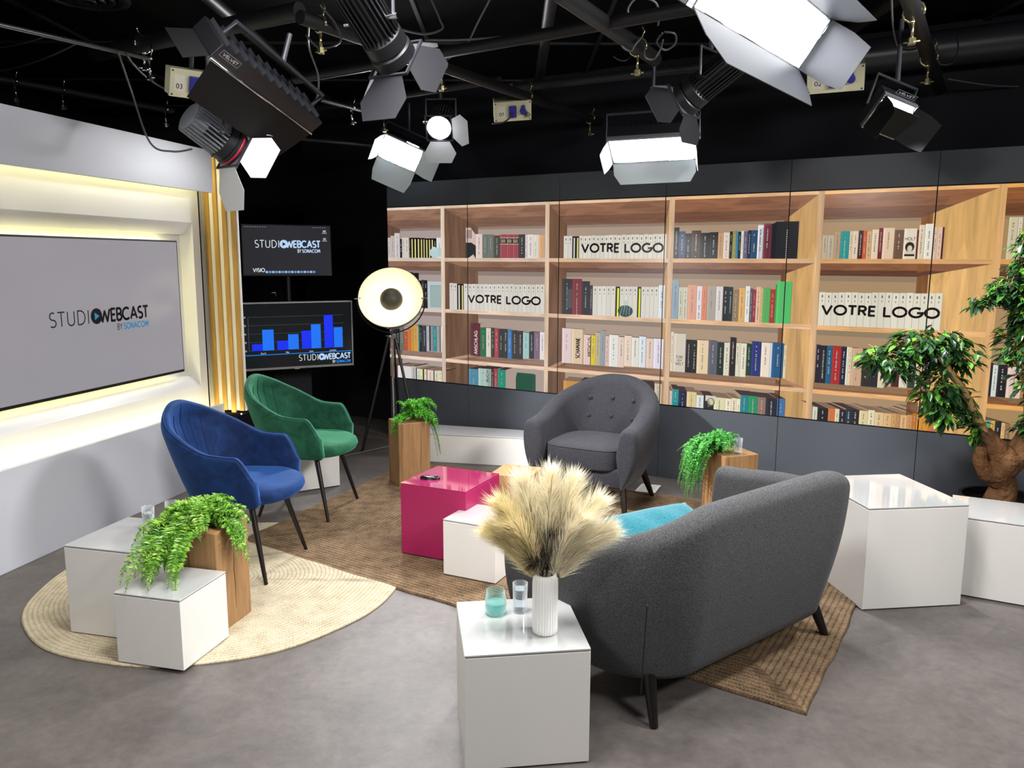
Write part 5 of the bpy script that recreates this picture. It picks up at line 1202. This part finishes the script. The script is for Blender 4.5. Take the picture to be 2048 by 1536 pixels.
# ------------------------------------------------------------------ ceiling rig
m_pipe = mat('pipe_black', '17181b', .5, spec=.4); m_pipe2 = mat('pipe_steel', '6a6c72', .3, .8); m_fix = mat('fixture_black', '17181c', .45); m_fix2 = mat('fixture_grey', '3a3c42', .4, .3)
m_flap = mat('barn_door_grey', '8d9298', .45, spec=.4); m_flapd = mat('barn_door_black', '141415', .6, spec=.3)
m_emit = mat('lamp_diffuser', 'ffffff', .5, emit='f6faff', estr=4); m_edge = mat('lamp_edge', 'ffffff', .5, emit='f6faff', estr=5)
def pipe(label, a, b, r, m=m_pipe, grp='ceiling grid pipes'):
    a, b = Vector(a), Vector(b); c = (a + b) / 2
    o = MB().tube([a - c, b - c], r, 18).build('ceiling_pipe', m, smooth=True, angle=40); o.location = c
    return tag(o, label, 'pipe', grp)
Z1, Z2 = 2.74, 2.86
PIPES = [('thin bright pipe crossing the ceiling above the left white wall', (-120, 22, Z1), (300, 118, Z1), .012, m_pipe2),
 ('thick black pipe behind the long panel lamp, top left', (190, 108, Z2), (600, 22, Z2), .045, m_pipe),
 ('black pipe sloping from the long panel lamp towards the upper right, long and level', (590, 158, Z1), (1500, -4, Z1), .03, m_pipe),
 ('black diagonal pipe running from the top centre down to the first power box', (600, 34, Z1), (1240, 258, Z1), .032, m_pipe),
 ('black pipe in front of the back wall, above the first power box', (1010, 178, Z2), (1620, 112, Z2), .03, m_pipe),
 ('far black pipe just above the lit wide panel lamp', (950, 270, Z1), (2050, 180, Z1), .03, m_pipe),
 ('short black pipe ending above the lit square panel lamp', (640, 198, Z1), (772, 232, Z1), .02, m_pipe),
 ('thick black pipe at top centre right, wrapped with cables', (1120, -14, Z1), (1310, 118, Z1), .04, m_pipe),
 ('thick black pipe coming down at the upper right, with brass clamps', (1800, -60, Z1), (1888, 205, Z1), .038, m_pipe),
 ('black pipe running along above the left white wall', (-60, 148, Z1), (345, 222, Z1), .024, m_pipe),
 ('black pipe low behind the lit square panel lamp', (600, 222, Z2), (1000, 160, Z2), .026, m_pipe),
 ('dim far pipe above the upper monitor', (500, 268, 2.6), (760, 292, 2.6), .018, m_pipe)]
for lb, a, b, r, m in PIPES: pipe(lb, at_z(*a), at_z(*b), r, m)
for x in (-1.6, 0.2, 2.0, 3.6):
    o = MB().tube([(x, -2, 2.98), (x, 9.0, 2.98)], .035, 14).build('ceiling_pipe', m_pipe, smooth=True, angle=40); tag(o, {-1.6: 'long ceiling pipe, leftmost of four running front to back', 0.2: 'long ceiling pipe over the middle, running front to back', 2.0: 'long ceiling pipe right of the middle, running front to back', 3.6: 'long ceiling pipe, rightmost of four running front to back'}[x], 'pipe', 'ceiling grid pipes')
# round air duct and diffusers
o = MB().tube([at_z(1690, 120, 2.95), at_z(2200, 60, 2.95)], .11, 24).build('air_duct', mat('duct_black', '2c2e33', .35, spec=.6), smooth=True, angle=40); tag(o, 'wide dark air duct across the ceiling at the upper right', 'duct')
o = MB().tube([at_z(1880, 150, 2.86), at_z(2200, 118, 2.86)], .03, 16).build('duct_reflection', mat('duct_reflection_pale', 'a0a2a6', .25, .9), smooth=True, angle=40); tag(o, 'pale reflection along the air duct at the upper right, shaped as a tube', 'pipe')  # bright tube stands in for the reflection on the duct
def vent(label, c):
    t = thing('ceiling_vent', label, 'air vent', c)
    for i, (r, z) in enumerate(((.20, -.012), (.15, -.022), (.10, -.03), (.05, -.034))):
        MB().lathe([(r, z + .028), (r + .006, z + .004), (r - .002, z), (r - .03, z + .012)], 40, cap0=False, cap1=False).build('ring', mat('vent_black', '3a3c40', .3, .3), t, smooth=True)
    MB().lathe([(.24, -.002), (.235, -.014), (.19, -.016), (.19, 0)], 40, cap0=False, cap1=False).build('frame', mat('vent_black'), t, smooth=True)
vent('round black ceiling vent at the upper right', at_z(1944, 84, 3.13)); vent('round black ceiling vent at the top left', at_z(172, -6, 3.13))

def flap(root, w, h, side, fl, th, m, inset=.0):
    hw, hh = w / 2, h / 2; t = radians(th); y0 = -.03
    if side in 'bt':
        s = -1 if side == 'b' else 1; d = Vector((0, -sin(t), -s * cos(t))); o = Vector((0, y0, s * hh)); a = Vector((1, 0, 0)); half = hw
    else:
        s = -1 if side == 'l' else 1; d = Vector((-s * cos(t), -sin(t), 0)); o = Vector((s * hw, y0, 0)); a = Vector((0, 0, 1)); half = hh
    n = a.cross(d).normalized() * .0015; fl2 = half * .86 + inset
    P = [o - a * half, o + a * half, o + a * (half + inset) + d * fl * .55, o + a * fl2 + d * fl, o - a * fl2 + d * fl, o - a * (half + inset) + d * fl * .55]
    MB().add([p + n for p in P] + [p - n for p in P], [(0, 1, 2, 3, 4, 5), (11, 10, 9, 8, 7, 6)] + [(i, (i + 1) % 6, 6 + (i + 1) % 6, 6 + i) for i in range(6)]).build('barn_door', m, root)
    MB().tube([o - a * half, o + a * half], .004, 8).build('hinge_bar', m_chrome, root, smooth=True)
def badge(root, M, s=1.):
    w, h = .055 * s, .014 * s
    f = MB()
    for a, b, c, d in ((-w, w, h - .0012, h), (-w, w, -h, -h + .0012), (-w, -w + .0012, -h, h), (w - .0012, w, -h, h)): f.add([M @ Vector(p) for p in ((a, 0, c), (b, 0, c), (b, 0, d), (a, 0, d))], [(0, 1, 2, 3)])
    for p in fit_text('VELVET', -w * .8, w * .8, -h * .5, h * .5, .2): f.add([M @ Vector((x, -.0003, z)) for x, z in p], [tuple(range(len(p)))])
    f.build('badge_lettering', mat('badge_white', 'c8ccd4', .5), root, fix=False)
def panel_lamp(label, c, eul, w, h, flaps, lit=True, mf=None, group=None, yoke=True, badge_at=None, up=.3):
    t = thing('panel_lamp', label, 'studio light', c); t.rotation_euler = [radians(e) for e in eul]
    if group: t['group'] = group
    hs = MB().box(-w / 2 - .012, w / 2 + .012, -.005, .065, -h / 2 - .012, h / 2 + .012)
    for k in range(int(w / .03)): x = -w / 2 + .015 + k * .03; hs.box(x, x + .006, .065, .095, -h / 2 + .01, h / 2 - .01)
    hs.build('housing', m_fix, t, bevel=.003)
    MB().box(-w / 2, w / 2, -.010, -.005, -h / 2, h / 2).build('diffuser', m_emit if lit else mat('diffuser_off', '8a8c90', .5), t)
    fr = MB()
    for a, b, cc, d in ((-w / 2 - .012, w / 2 + .012, h / 2, h / 2 + .012), (-w / 2 - .012, w / 2 + .012, -h / 2 - .012, -h / 2), (-w / 2 - .012, -w / 2, -h / 2, h / 2), (w / 2, w / 2 + .012, -h / 2, h / 2)): fr.box(a, b, -.03, -.005, cc, d)
    fr.build('front_frame', mat('frame_alu', '9a9ea4', .3, .7), t, bevel=.001)
    for side, fl, th, ins in flaps: flap(t, w + .01, h + .01, side, fl, th, mf or m_flap, ins)
    if yoke:
        R_ = t.rotation_euler.to_matrix(); upl = R_.inverted() @ Vector((0, 0, 1)); cent = Vector((0, .03, 0))
        yb = Vector((0, upl.y, upl.z)).normalized()
        q_ = w / 2 + .03
        MB().tube([cent + Vector((-q_, 0, 0)), cent + Vector((-q_, 0, 0)) + yb * (h / 2 + .07), cent + Vector((q_, 0, 0)) + yb * (h / 2 + .07), cent + Vector((q_, 0, 0))], .008, 8).build('yoke', m_fix2, t)
        p0 = cent + yb * (h / 2 + .07); MB().tube([p0, p0 + upl * up], .012, 10).build('spigot', m_fix2, t)
    if badge_at: badge(t, badge_at)
    return t
panel_lamp('biggest lit square-edged panel lamp with open barn doors, top right', (.926, 3.125, 2.537), (34.8, 0, 53.2), 1.05, .21,
           [('b', .19, 118, .0), ('t', .2, 110, 0), ('r', .2, 98, 0)], mf=mat('barn_door_near', '2c2e33', .4), up=.12)
panel_lamp('small lit panel lamp with pale barn doors, over the gap between monitors and display wall', (-.912, 6.756, 2.491), (33.8, 22.7, 9.6), .32, .2,
           [('b', .19, 158, 0), ('r', .16, 160, 0), ('l', .15, 110, 0)], mf=mat('barn_door_pale', 'b8c2c8', .4), up=.22)
panel_lamp('wide lit panel lamp above the middle of the display wall', (.854, 5.066, 2.316), (61.4, -1.4, -15.7), .5, .22,
           [('b', .15, 152, 0), ('l', .10, 118, 0), ('r', .10, 100, 0)], mf=mat('barn_door_pale'), up=.35)
pr_ = panel_lamp('small panel lamp with its dark door facing the camera, upper right above the display wall', (1.90, 4.22, 2.36), (38, 18, 8), .17, .17,
           [('b', .2, 30, 0), ('r', .15, 150, 0), ('l', .14, 80, 0)], mf=m_flapd, up=.3, badge_at=Matrix.Translation((.03, .02, .11)) @ Matrix.Rotation(radians(20), 4, 'X'))
# long panel lamp seen from behind, hanging at the upper left
A, B = at_d(408, 78, 3.45), at_d(612, 236, 3.95)
ax = (B - A).normalized(); cen = (A + B) / 2; az = atan2(ax.y, ax.x)
lpn = thing('panel_lamp', 'long black panel lamp seen from behind with a broad dark flap, upper left', 'studio light', cen, 0, None)
X_ = ax.copy(); F_ = Vector((-.60, .45, -.66)); F_ = (F_ - X_ * F_.dot(X_)).normalized(); Z_ = -F_; Y_ = Z_.cross(X_)
if Y_.dot(CAM - cen) > 0: X_ = -X_; Y_ = -Y_
lpn.rotation_euler = Matrix((X_, Y_, Z_)).transposed().to_euler()
hl = (B - A).length / 2
MB().box(-.43, .43, -.10, .10, -.02, .065).build('housing', m_fix, lpn, bevel=.006)
hf = MB()
for k in range(5): hf.box(-.42, .42, .10, .105, -.01 + k * .014, -.004 + k * .014)
for k in range(12): hf.box(-.4 + k * .07, -.395 + k * .07, -.09, .09, .065, .085)
hf.build('cooling_ribs', m_fix2, lpn)
MB().box(-.41, .41, -.09, .09, -.026, -.02).build('diffuser', mat('diffuser_off', '8a8c90', .5), lpn)
MB().tube([(-.43, -.104, -.025), (.43, -.104, -.025)], .006, 8).build('hinge_bar', m_chrome, lpn, smooth=True)
MB().tube([(-.38, 0, .07), (-.38, 0, .16), (.38, 0, .16), (.38, 0, .07)], .012, 8).build('yoke', m_fix2, lpn)
MB().tube([(0, 0, .16), (0, .10, .27)], .014, 10).build('spigot', m_fix2, lpn)
LPN = (cen, az)
fl = MB(); th_ = .003
P = [Vector((-.42, -.107, -.028)), Vector((.42, -.107, -.028)), Vector((.37, -.12, -.24)), Vector((-.37, -.12, -.24))]
fl.add(P + [p + Vector((0, th_, 0)) for p in P], [(0, 1, 2, 3), (7, 6, 5, 4)] + [(i, (i + 1) % 4, 4 + (i + 1) % 4, 4 + i) for i in range(4)]); fl.build('barn_door', m_flapd, lpn)
fl = MB(); P = [Vector((-.43, -.09, -.02)), Vector((-.43, .09, -.02)), Vector((-.53, .10, -.10)), Vector((-.53, -.10, -.10))]
fl.add(P + [p + Vector((th_, 0, 0)) for p in P], [(0, 1, 2, 3), (7, 6, 5, 4)] + [(i, (i + 1) % 4, 4 + (i + 1) % 4, 4 + i) for i in range(4)]); fl.build('barn_door', m_flapd, lpn)
lpn.scale = (hl / .43,) * 3
badge(lpn, Matrix.Translation((-.34 if X_.dot(ax) > 0 else .34, -.1005, .03)), 1.2)

def fresnel(label, c, target, dia, ln, doors, lit=False, ring=None, mf=None, body=None, yk=0.):
    t = thing('fresnel_lamp', label, 'studio light', c); d = (Vector(target) - Vector(c)).normalized()
    q_ = d.to_track_quat('-Y', 'Z'); t.rotation_mode = 'QUATERNION'; t.rotation_quaternion = q_
    Mr = Matrix.Rotation(radians(90), 4, 'X')      # lathe z -> local -y
    r = dia / 2; m = body or m_fix2
    MB().lathe([(r * .72, -ln * .5), (r * .82, -ln * .48), (r * .84, -ln * .2)], 32, M=Mr).build('rear_housing', m, t, smooth=True, angle=40)
    fins = MB()
    for k in range(26):
        a = 2 * pi * k / 26; R_ = Matrix.Rotation(a, 4, 'Y'); fins.box(-.003, .003, -ln * .18, ln * .46, r * .78, r * .98, R_)
    fins.build('cooling_fins', m, t)
    MB().lathe([(r * .8, -ln * .2), (r * .8, ln * .15), (r * 1.0, ln * .2), (r * 1.02, ln * .34), (r * .96, ln * .36), (r * 1.06, ln * .38), (r * 1.08, ln * .5), (r * 1.0, ln * .5)], 40, M=Mr, cap0=False, cap1=False).build('lens_barrel', m_fix, t, smooth=True, angle=35)
    if ring: MB().lathe([(r * 1.085, ln * .42), (r * 1.10, ln * .43), (r * 1.10, ln * .445), (r * 1.085, ln * .455)], 40, M=Mr, cap0=False, cap1=False).build('red_ring', mat('ring_red', 'b01838', .4), t, smooth=True)
    MB().lathe([(r * .98, ln * .47), (r * .6, ln * .50), (.001, ln * .515)], 32, M=Mr, cap0=False, cap1=False).build('lens', mat('lens_lit', 'ffffff', .2, emit='f4f8ff', estr=30) if lit else mat('lens_off', '30343c', .08, spec=.8), t, smooth=True)
    fr = MB().box(-r * 1.12, r * 1.12, -ln * .53, -ln * .5, -r * 1.12, r * 1.12); 
    fm = MB(); q2 = r * 1.12
    for a, b, cc, dd in ((-q2, q2, q2 - .008, q2), (-q2, q2, -q2, -q2 + .008), (-q2, -q2 + .008, -q2, q2), (q2 - .008, q2, -q2, q2)): fm.box(a, b, -ln * .53, -ln * .5, cc, dd)
    fm.build('front_frame', m_fix2, t)
    holder = MB()
    for side, fl_, th in doors:
        hw = r * 1.0; tt = radians(th); y0 = -ln * .53
        if side in 'bt':
            s = -1 if side == 'b' else 1; dd = Vector((0, -sin(tt), -s * cos(tt))); o = Vector((0, y0, s * q2)); a = Vector((1, 0, 0))
        else:
            s = -1 if side == 'l' else 1; dd = Vector((-s * cos(tt), -sin(tt), 0)); o = Vector((s * q2, y0, 0)); a = Vector((0, 0, 1))
        n = a.cross(dd).normalized() * .0012; k1 = 1.35
        P = [o - a * hw * .8, o + a * hw * .8, o + a * hw * k1 + dd * fl_ * .55, o + a * hw * .95 + dd * fl_, o - a * hw * .95 + dd * fl_, o - a * hw * k1 + dd * fl_ * .55]
        MB().add([p + n for p in P] + [p - n for p in P], [(0, 1, 2, 3, 4, 5), (11, 10, 9, 8, 7, 6)] + [(i, (i + 1) % 6, 6 + (i + 1) % 6, 6 + i) for i in range(6)]).build('barn_door', mf or m_flap, t)
    upl = q_.to_matrix().inverted() @ Vector((0, 0, 1)); yb = Vector((0, upl.y, upl.z)).normalized(); qq = r * 1.25
    MB().tube([Vector((-qq, 0, 0)), Vector((-qq, 0, 0)) + yb * (r + .06), Vector((qq, 0, 0)) + yb * (r + .06), Vector((qq, 0, 0))], .007, 8).build('yoke', m_fix2, t)
    for s in (-1, 1): MB().tube([(s * r * .9, 0, 0), (s * (qq + .02), 0, 0)], .011, 10).build('tilt_knob', m_chrome, t, smooth=True, angle=40)
    p0 = yb * (r + .06); MB().tube([p0, p0 + upl * (yk or .2)], .011, 10).build('spigot', m_fix2, t)
    return t
fresnel('round grey spotlight with red ring and white-lit barn doors, in front of the white wall', at_d(424, 266, 3.75), (0.5, 5.5, .5), .152, .235,
        [('b', .18, 140), ('r', .13, 125), ('l', .12, 120), ('t', .11, 120)], ring=True, mf=mat('barn_door_white', 'b9bcc0', .4), yk=.28, body=mat('fixture_light', '8a8e98', .4, .3))
fresnel('large black spotlight at the top centre with a broad grey barn door', at_d(742, 40, 3.15), (.9, 5.6, .3), .155, .34,
        [('b', .17, 165), ('r', .15, 135), ('l', .12, 120), ('t', .12, 130)], mf=mat('barn_door_mid', '1c1d22', .5), body=m_fix, yk=.2)
fresnel('lit round spotlight with white barn doors, beside the small lit panel lamp', at_d(882, 243, 5.3), (-.7, 1.6, .2), .15, .2,
        [('b', .13, 150), ('r', .12, 150)], lit=True, mf=mat('barn_door_white'), yk=.3)
fresnel('unlit dark spotlight behind the biggest panel lamp', at_d(1420, 160, 4.3), (-1.2, 6.0, .8), .16, .32,
        [('b', .13, 150), ('r', .12, 130), ('l', .13, 130), ('t', .1, 120)], mf=mat('barn_door_mid'), body=m_fix, yk=.35)

# yellow-cream power boxes
m_box = mat('power_box_cream', 'cfcdae', .5, noise=(8, .1, (1, 1, 1))); m_sock = mat('socket_blue', '2a2c8c', .4)
def power_box(label, num, c, eul, w=.26, h=.14):
    t = thing('power_box', label, 'power box', c, 0, 'cream power boxes in the ceiling grid'); t.rotation_euler = [radians(e) for e in eul]
    MB().box(-w / 2, w / 2, 0, .02, -h / 2, h / 2).box(-w / 2 + .006, w / 2 - .004, .02, .10, -h / 2 + .004, h / 2 - .004).build('case', m_box, t, bevel=.003)
    MB().box(-w * .11, w * .09, -.022, 0, -h * .27, h * .3).build('socket', m_sock, t, bevel=.004)
    sk = MB().lathe([(.022, 0), (.022, .02), (.018, .024), (.001, .024)], 20, M=Matrix.Translation((w * .27, 0, .0)) @ Matrix.Rotation(radians(90), 4, 'X')); sk.box(w * .27 - .012, w * .27 + .012, -.02, 0, .015, .04); sk.build('socket', m_sock, t)
    f = MB()
    for p in fit_text(num, -w * .37, -w * .24, -h * .2, -h * .02, .16): f.add([(x, -.0006, z) for x, z in p], [tuple(range(len(p)))])
    f.build('number_lettering', mat('number_ink', '4a2430', .6), t, fix=False)
    pl = MB().box(-w * .41, -w * .2, -.0004, 0, -h * .3, h * .3); pl.build('number_plate', mat('plate_white', 'd8d6c8', .5), t)
    sc = MB()
    for x in (-1, 1):
        for z in (-1, 1): sc.lathe([(.005, 0), (.004, .003), (.0005, .003)], 10, M=Matrix.Translation((x * (w / 2 - .012), 0, z * (h / 2 - .012))) @ Matrix.Rotation(radians(90), 4, 'X'))
    sc.build('screw', m_fix, t)
    MB().tube([(0, .06, h / 2), (0, .06, h / 2 + .1)], .012, 8).build('bracket', m_fix2, t)
power_box('cream power box numbered 01, hanging left of the wide lit panel lamp', '01', (0, 5.758, 2.637), (32.3, -5.4, 6.7))
power_box('cream power box numbered 02, partly behind the biggest panel lamp', '02', (1.802, 4.688, 2.627), (33.6, -.4, -23.5), .30, .15)
power_box('cream power box numbered 03, above the red-ringed spotlight', '03', at_d(388, 170, 4.7), (20, 0, 40), .24, .14)

# chrome rigging clamps
m_brass = mat('clamp_zinc', 'b5ae86', .25, .9)
def clamp(label, k, x, m=None, z=None):
    m = m or m_brass
    pa, pb = PIPES[k][1], PIPES[k][2]; a, b = at_z(*pa), at_z(*pb); r = PIPES[k][3]
    best = min((a.lerp(b, i / 200) for i in range(201)), key=lambda p: abs((1024 + FPX * (p - CAM).dot(RT) / (p - CAM).dot(_fw)) - x))
    d = (b - a); t = thing('pipe_clamp', label, 'clamp', best, atan2(d.y, d.x) + pi / 2, 'rigging clamps on the ceiling pipes')
    R_ = r + .006
    MB().tube([(R_ * cos(q_), 0, R_ * sin(q_)) for q_ in [radians(-100 + 30 * j) for j in range(11)]], .007, 8).build('hook', m, t, smooth=True)
    MB().tube([(.0, 0, -R_ + .004), (0, 0, -R_ - .07)], .0065, 8).build('bolt', m, t, smooth=True)
    MB().lathe([(.013, -R_ - .10), (.018, -R_ - .095), (.018, -R_ - .07), (.010, -R_ - .065)], 6).build('nut', m, t)
    MB().tube([(-.035, 0, -R_ - .085), (.035, 0, -R_ - .085)], .005, 6).build('wing_handle', m, t, smooth=True)
    MB().tube([(-.02, .0, R_), (-.035, 0, R_ + .03), (-.02, 0, R_ + .055)], .004, 6).build('safety_loop', m, t, smooth=True)
for lb, k, x, m in (('at the far left above the white wall', 9, 30, m_chrome), ('second from the left above the white wall', 9, 124, m_chrome), ('at the end of the thin bright pipe', 0, 298, m_chrome), ('just left of the red-ringed spotlight', 9, 330, m_chrome),
                    ('left of the long panel lamp, high up', 1, 285, m_chrome), ('on the diagonal pipe left of the large black spotlight', 3, 640, None), ('on the diagonal pipe right of the large black spotlight', 3, 884, None), ('directly above the first power box', 3, 1054, None),
                    ('at the lower end of the diagonal pipe', 3, 1180, None), ('above the small lit panel lamp, right one', 6, 768, None), ('above the small lit panel lamp, left one', 6, 703, m_chrome), ('high at the upper right on the thick pipe', 8, 1828, None),
                    ('lower one at the upper right on the thick pipe', 8, 1858, None), ('at the foot of the thick pipe at the upper right', 8, 1886, None), ('above the wide lit panel lamp', 5, 1310, m_chrome), ('in the cable tangle at the top centre right', 7, 1276, None)):
    clamp('small metal rigging clamp ' + lb, k, x, m)
# cables
m_cab = mat('cable_black', '34353a', .45); m_cab2 = mat('cable_dull', '5a5c60', .5)
def cable(label, pts, r=.005, m=None):
    P = [at_z(*p) for p in pts]
    if len(P) == 4: P = bez(*P, 26)
    else:
        Q = []
        for i in range(len(P) - 1):
            a = P[max(i - 1, 0)]; b = P[i]; c = P[i + 1]; d = P[min(i + 2, len(P) - 1)]
            for k in range(8):
                t = k / 8; Q.append(.5 * ((2 * b) + (c - a) * t + (2 * a - 5 * b + 4 * c - d) * t * t + (3 * b - a - 3 * c + d) * t ** 3))
        P = Q + [P[-1]]
    c = sum(P, Vector()) / len(P)
    o = MB().tube([p - c for p in P], r, 8).build('hanging_cable', m or m_cab, smooth=True); o.location = c; tag(o, label, 'cable', 'cables in the ceiling grid')
cable('cable looping down in front of the white wall to the red-ringed spotlight', [(237, 105, 2.72), (262, 180, 2.62), (300, 285, 2.32), (345, 303, 2.28), (385, 298, 2.30)], .006, m_cab2)
cable('cable hanging between the bright pipe and the third power box', [(252, 108, 2.72), (285, 160, 2.66), (330, 182, 2.62), (378, 196, 2.6)], .006, m_cab)
cable('cable sagging at the far left under the bright pipe', [(-30, 145, 2.7), (40, 142, 2.68), (110, 110, 2.7), (150, 88, 2.74)], .005, m_cab)
cable('thin upper cable at the far left', [(-30, 97, 2.75), (30, 96, 2.75), (70, 80, 2.76), (100, 70, 2.78)], .004, m_cab)
cable('pale cable hanging right of the long panel lamp', [(618, 50, 2.74), (618, 95, 2.72), (636, 150, 2.62), (634, 195, 2.52), (618, 214, 2.48)], .005, m_cab2)
cable('twisted pair of cables from the top centre to the diagonal pipe', [(982, -6, 2.9), (958, 40, 2.85), (930, 95, 2.78), (905, 112, 2.76), (888, 122, 2.75)], .005, m_cab2)
cable('cable loop beside the large black spotlight', [(858, -8, 2.85), (880, 40, 2.74), (884, 58, 2.70), (850, 68, 2.68), (805, 60, 2.66)], .005, m_cab)
cable('big loop of cable left of the large black spotlight', [(640, 10, 2.78), (672, 50, 2.74), (680, 84, 2.68), (640, 96, 2.66), (612, 70, 2.72)], .005, m_cab)
cable('cable strung along the pipe at the top centre', [(850, 80, 2.80), (960, 84, 2.76), (1060, 70, 2.76), (1200, 38, 2.76)], .006, m_cab2)
cable('cable sagging at the top, right of the centre', [(1130, -6, 2.78), (1142, 28, 2.76), (1165, 42, 2.74), (1198, 36, 2.76)], .005, m_cab2)
cable('upper round loop in the cable tangle left of the biggest panel lamp', [(1262, 38, 2.76), (1256, 18, 2.8), (1275, -4, 2.84), (1310, 4, 2.82), (1318, 30, 2.78), (1316, 50, 2.76)], .005, m_cab2)
cable('round coil in the cable tangle left of the biggest panel lamp', [(1325, 66, 2.74), (1314, 84, 2.72), (1330, 100, 2.70), (1350, 88, 2.72), (1350, 68, 2.74), (1328, 64, 2.75)], .005, m_cab2)
cable('lower loop in the cable tangle left of the biggest panel lamp', [(1288, 100, 2.72), (1292, 116, 2.68), (1308, 118, 2.68), (1320, 102, 2.70), (1326, 80, 2.72)], .005, m_cab2)
cable('left loop in the cable tangle, under the thick pipe', [(1238, 62, 2.76), (1244, 92, 2.70), (1262, 102, 2.68), (1270, 90, 2.70), (1282, 76, 2.74)], .005, m_cab2)
cable('small dark loop below the cable tangle', [(1228, 112, 2.72), (1240, 125, 2.68), (1254, 124, 2.68), (1262, 112, 2.72)], .004, m_cab)
cable('long cable drooping at the upper right towards the frame edge', [(1896, 158, 2.74), (1945, 166, 2.72), (1990, 176, 2.70), (2060, 172, 2.72)], .005, m_cab2)
cable('cable hanging at the upper right, left of the thick pipe', [(1783, -8, 2.85), (1786, 50, 2.76), (1796, 92, 2.70), (1812, 100, 2.72), (1832, 98, 2.74)], .005, m_cab2)
cable('curved cable between the thick pipe and the right ceiling vent', [(1874, 92, 2.8), (1878, 126, 2.72), (1904, 126, 2.72), (1916, 100, 2.8), (1914, 76, 2.9)], .004, m_cab)
cable('short cable plugged into the first power box', [(1024, 226, 2.62), (1020, 242, 2.58), (1004, 248, 2.56), (985, 247, 2.56)], .005, m_cab)
cable('thin wire at the very left edge below the pipes', [(24, 163, Z1), (32, 190, 2.6), (34, 205, 2.5), (36, 212, 2.5)], .003, m_cab)
